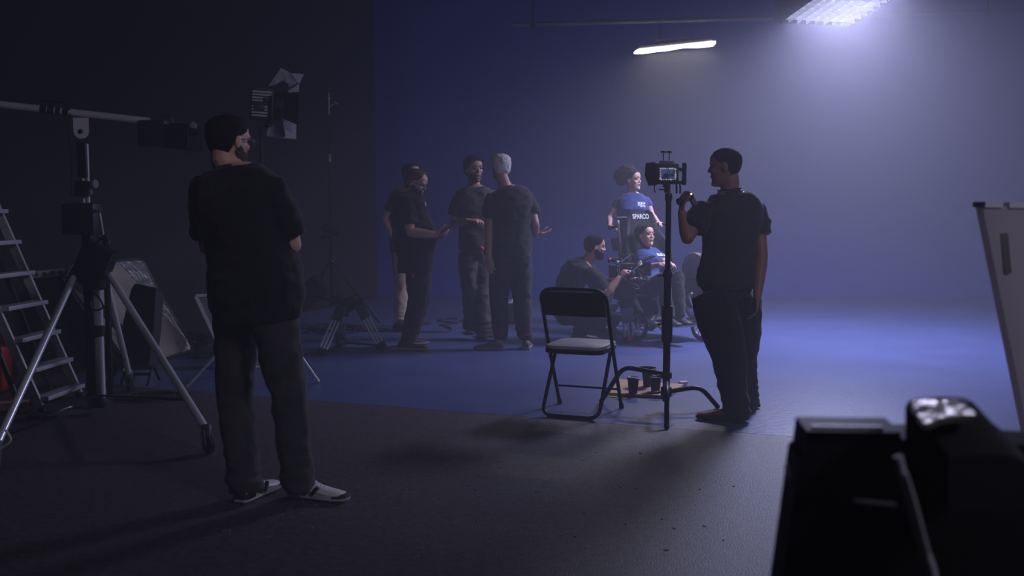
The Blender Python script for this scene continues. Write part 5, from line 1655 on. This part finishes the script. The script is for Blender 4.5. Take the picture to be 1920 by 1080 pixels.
a = gnd(56, 778, .02); b_ = gnd(74, 779, .02); mb = MB(); mb.capsule([a, b_], .022, 10); mb.build('plug_body', M_grey, t)
mb = MB(); mb.tube(spline([b_, gnd(90, 781, .01), gnd(105, 776, .01), gnd(118, 768, .01), gnd(140, 762, .01), gnd(175, 764, .01)], 6), .008, 6); mb.build('cord', M_greymetal, t)
mb = MB(); mb.tube(spline([at(-30, 835, 4.85), at(-8, 843, 4.85), at(14, 833, 4.85), at(20, 822, 4.85), at(10, 806, 4.85)], 6), .006, 8)
tag(mb.build('hanging_cable_loop', mat('pale_cable', srgb(190, 190, 186), .5), origin=at(0, 840, 5.0)), 'pale cable loop hanging at the left edge above the caster', 'cable')

# ------------------------------------------------------------------ near things on the right
FYb = 2.25
t = thing('foam_board', 'white foam board with a taped top edge leaning at the right edge', 'board', (1.6, FYb, 0))
tl, bl = at(1842, 386, FYb), at(1921, 780, FYb + .02)
k = (tl.z) / (tl.z - bl.z)
bot = tl + (bl - tl) * k; bot.z = .004
tr = tl + V((1.1, .25, -.02)); br_ = bot + V((1.1, .25, 0)); br_.z = .004
nn = (tr - tl).cross(bot - tl).normalized()
mb = MB(); mb.loft([[p for p in (tl, tr, br_, bot)], [p + V((.0, .035, 0)) for p in (tl, tr, br_, bot)]]); mb.build('sheet', M_foam, t, smooth=False)
for x0, x1 in ((0.0, .04), (.055, .30)):
    mb = MB(); a, b_ = tl.lerp(tr, x0), tl.lerp(tr, x1)
    mb.bar(a + V((.0, .017, .003)), b_ + V((.0, .017, .003)), .042, .012); mb.build('tape', M_white, t, smooth=False)
mb = MB(); a = tl.lerp(tr, .05) + V((0, -.003, -.06)); mb.bar(a, a + V((.012, 0, -.09)), .016, .003, up=(0, -1, 0)); mb.build('printed_mark', M_grey, t)

NY = 1.02
def n_(x, y, dy=0): return at(x, y, NY + dy)
t = thing('foreground_camera_rig', 'black camera rig with viewfinder glass filling the bottom right corner', 'camera', (n_(1680, 1000).x, NY, 0))
mb = MB()
ps = [n_(x, y, .14) for x, y in ((1492, 781), (1660, 783), (1662, 800), (1720, 1180), (1430, 1180), (1478, 832), (1486, 826))]
mb.loft([[p for p in ps], [p + V((-.001, -.05, -.006)) for p in ps]]); lb = mb.build('battery_block', M_black, t, smooth=False)
mb = MB(); mb.bar(n_(1520, 802, .085), n_(1655, 804, .085), .004, .006); mb.build('edge_trim', M_alu, lb)
mb = MB(); mb.bar(n_(1474, 872, -.004), n_(1478, 896, -.004), .004, .004); mb.bar(n_(1600, 938, -.004), n_(1680, 946, -.004), .004, .003); mb.build('catch', M_grey, lb)
mb = MB()
ps = [n_(x, y, .15) for x, y in ((1656, 795), (1700, 795), (1870, 806), (1990, 812), (2050, 1180), (1700, 1180))]
mb.loft([[p for p in ps], [p + V((-.001, -.05, -.006)) for p in ps]]); rb_ = mb.build('camera_body', M_black, t, smooth=False)
# viewfinder with angled glass
ps = [(1697, 800), (1697, 764), (1702, 753), (1714, 748), (1760, 744), (1800, 745), (1822, 752), (1840, 770), (1858, 790), (1880, 808), (1880, 840), (1697, 840)]
mb = MB(); mb.loft([[n_(x, y, .10) for x, y in ps], [n_(x, y, .10) + V((-.002, -.12, -.036)) for x, y in ps]]); vf = mb.build('viewfinder', M_rubber, t, angle=30)
ps = [(1708, 762), (1716, 755), (1760, 752), (1798, 754), (1814, 762), (1830, 783), (1790, 784), (1762, 788), (1738, 798), (1732, 797)]
mb = MB(); gl0, gl1 = n_(1760, 750, .085), n_(1760, 800, -.02)
gg, gn = plane_px(gl0, gl1, gl0 + V((.05, 0, 0)))
if gn.z < 0: gn = -gn
mb.loft([[gg(x, y) + gn * .003 for x, y in ps], [gg(x, y) - gn * .004 for x, y in ps]]); mb.build('glass', mat('pale_finder_glass', srgb(215, 205, 185), .22, .85, var=.3, scale=30, bump=.8, bscale=25), vf, smooth=False)
mb = MB(); mb.tube([n_(1683, 855, -.03), n_(1692, 890, -.03), n_(1722, 1000, -.03), n_(1745, 1060, -.03), n_(1770, 1160, -.03)], [.0045] * 5, 10); ar = mb.build('support_arm', M_plate, t)
mb = MB(); mb.tube([n_(1697, 888, -.034), n_(1712, 935, -.034), n_(1740, 1040, -.034)], .003, 8); mb.build('arm_clip', M_alu, ar)
mb = MB()
c = n_(1680, 1180, .1)
for dx, dy in ((-.30, -.25), (.32, -.20), (.02, .40)):
    mb.cyl(c, (c.x + dx, c.y + dy, .01), .016, n=10)
mb.lathe([(.05, -.02), (.06, .02)], c); mb.build('tripod_legs', M_blackmetal, t)

# scraps and chips strewn over the concrete
random.seed(21)
mb = MB()
for i in range(70):
    p = gnd(random.uniform(350, 1440), random.uniform(800, 1040))
    k = random.uniform(.003, .009)
    mb.box((p.x, p.y, .002), (k * 2, k, .003), rot=(0, 0, random.uniform(0, 3)))
tag(mb.build('floor_debris', mat('pale_chips', srgb(120, 116, 112), .7), smooth=False), 'tiny pale chips strewn over the dark concrete', 'debris', kind='stuff')
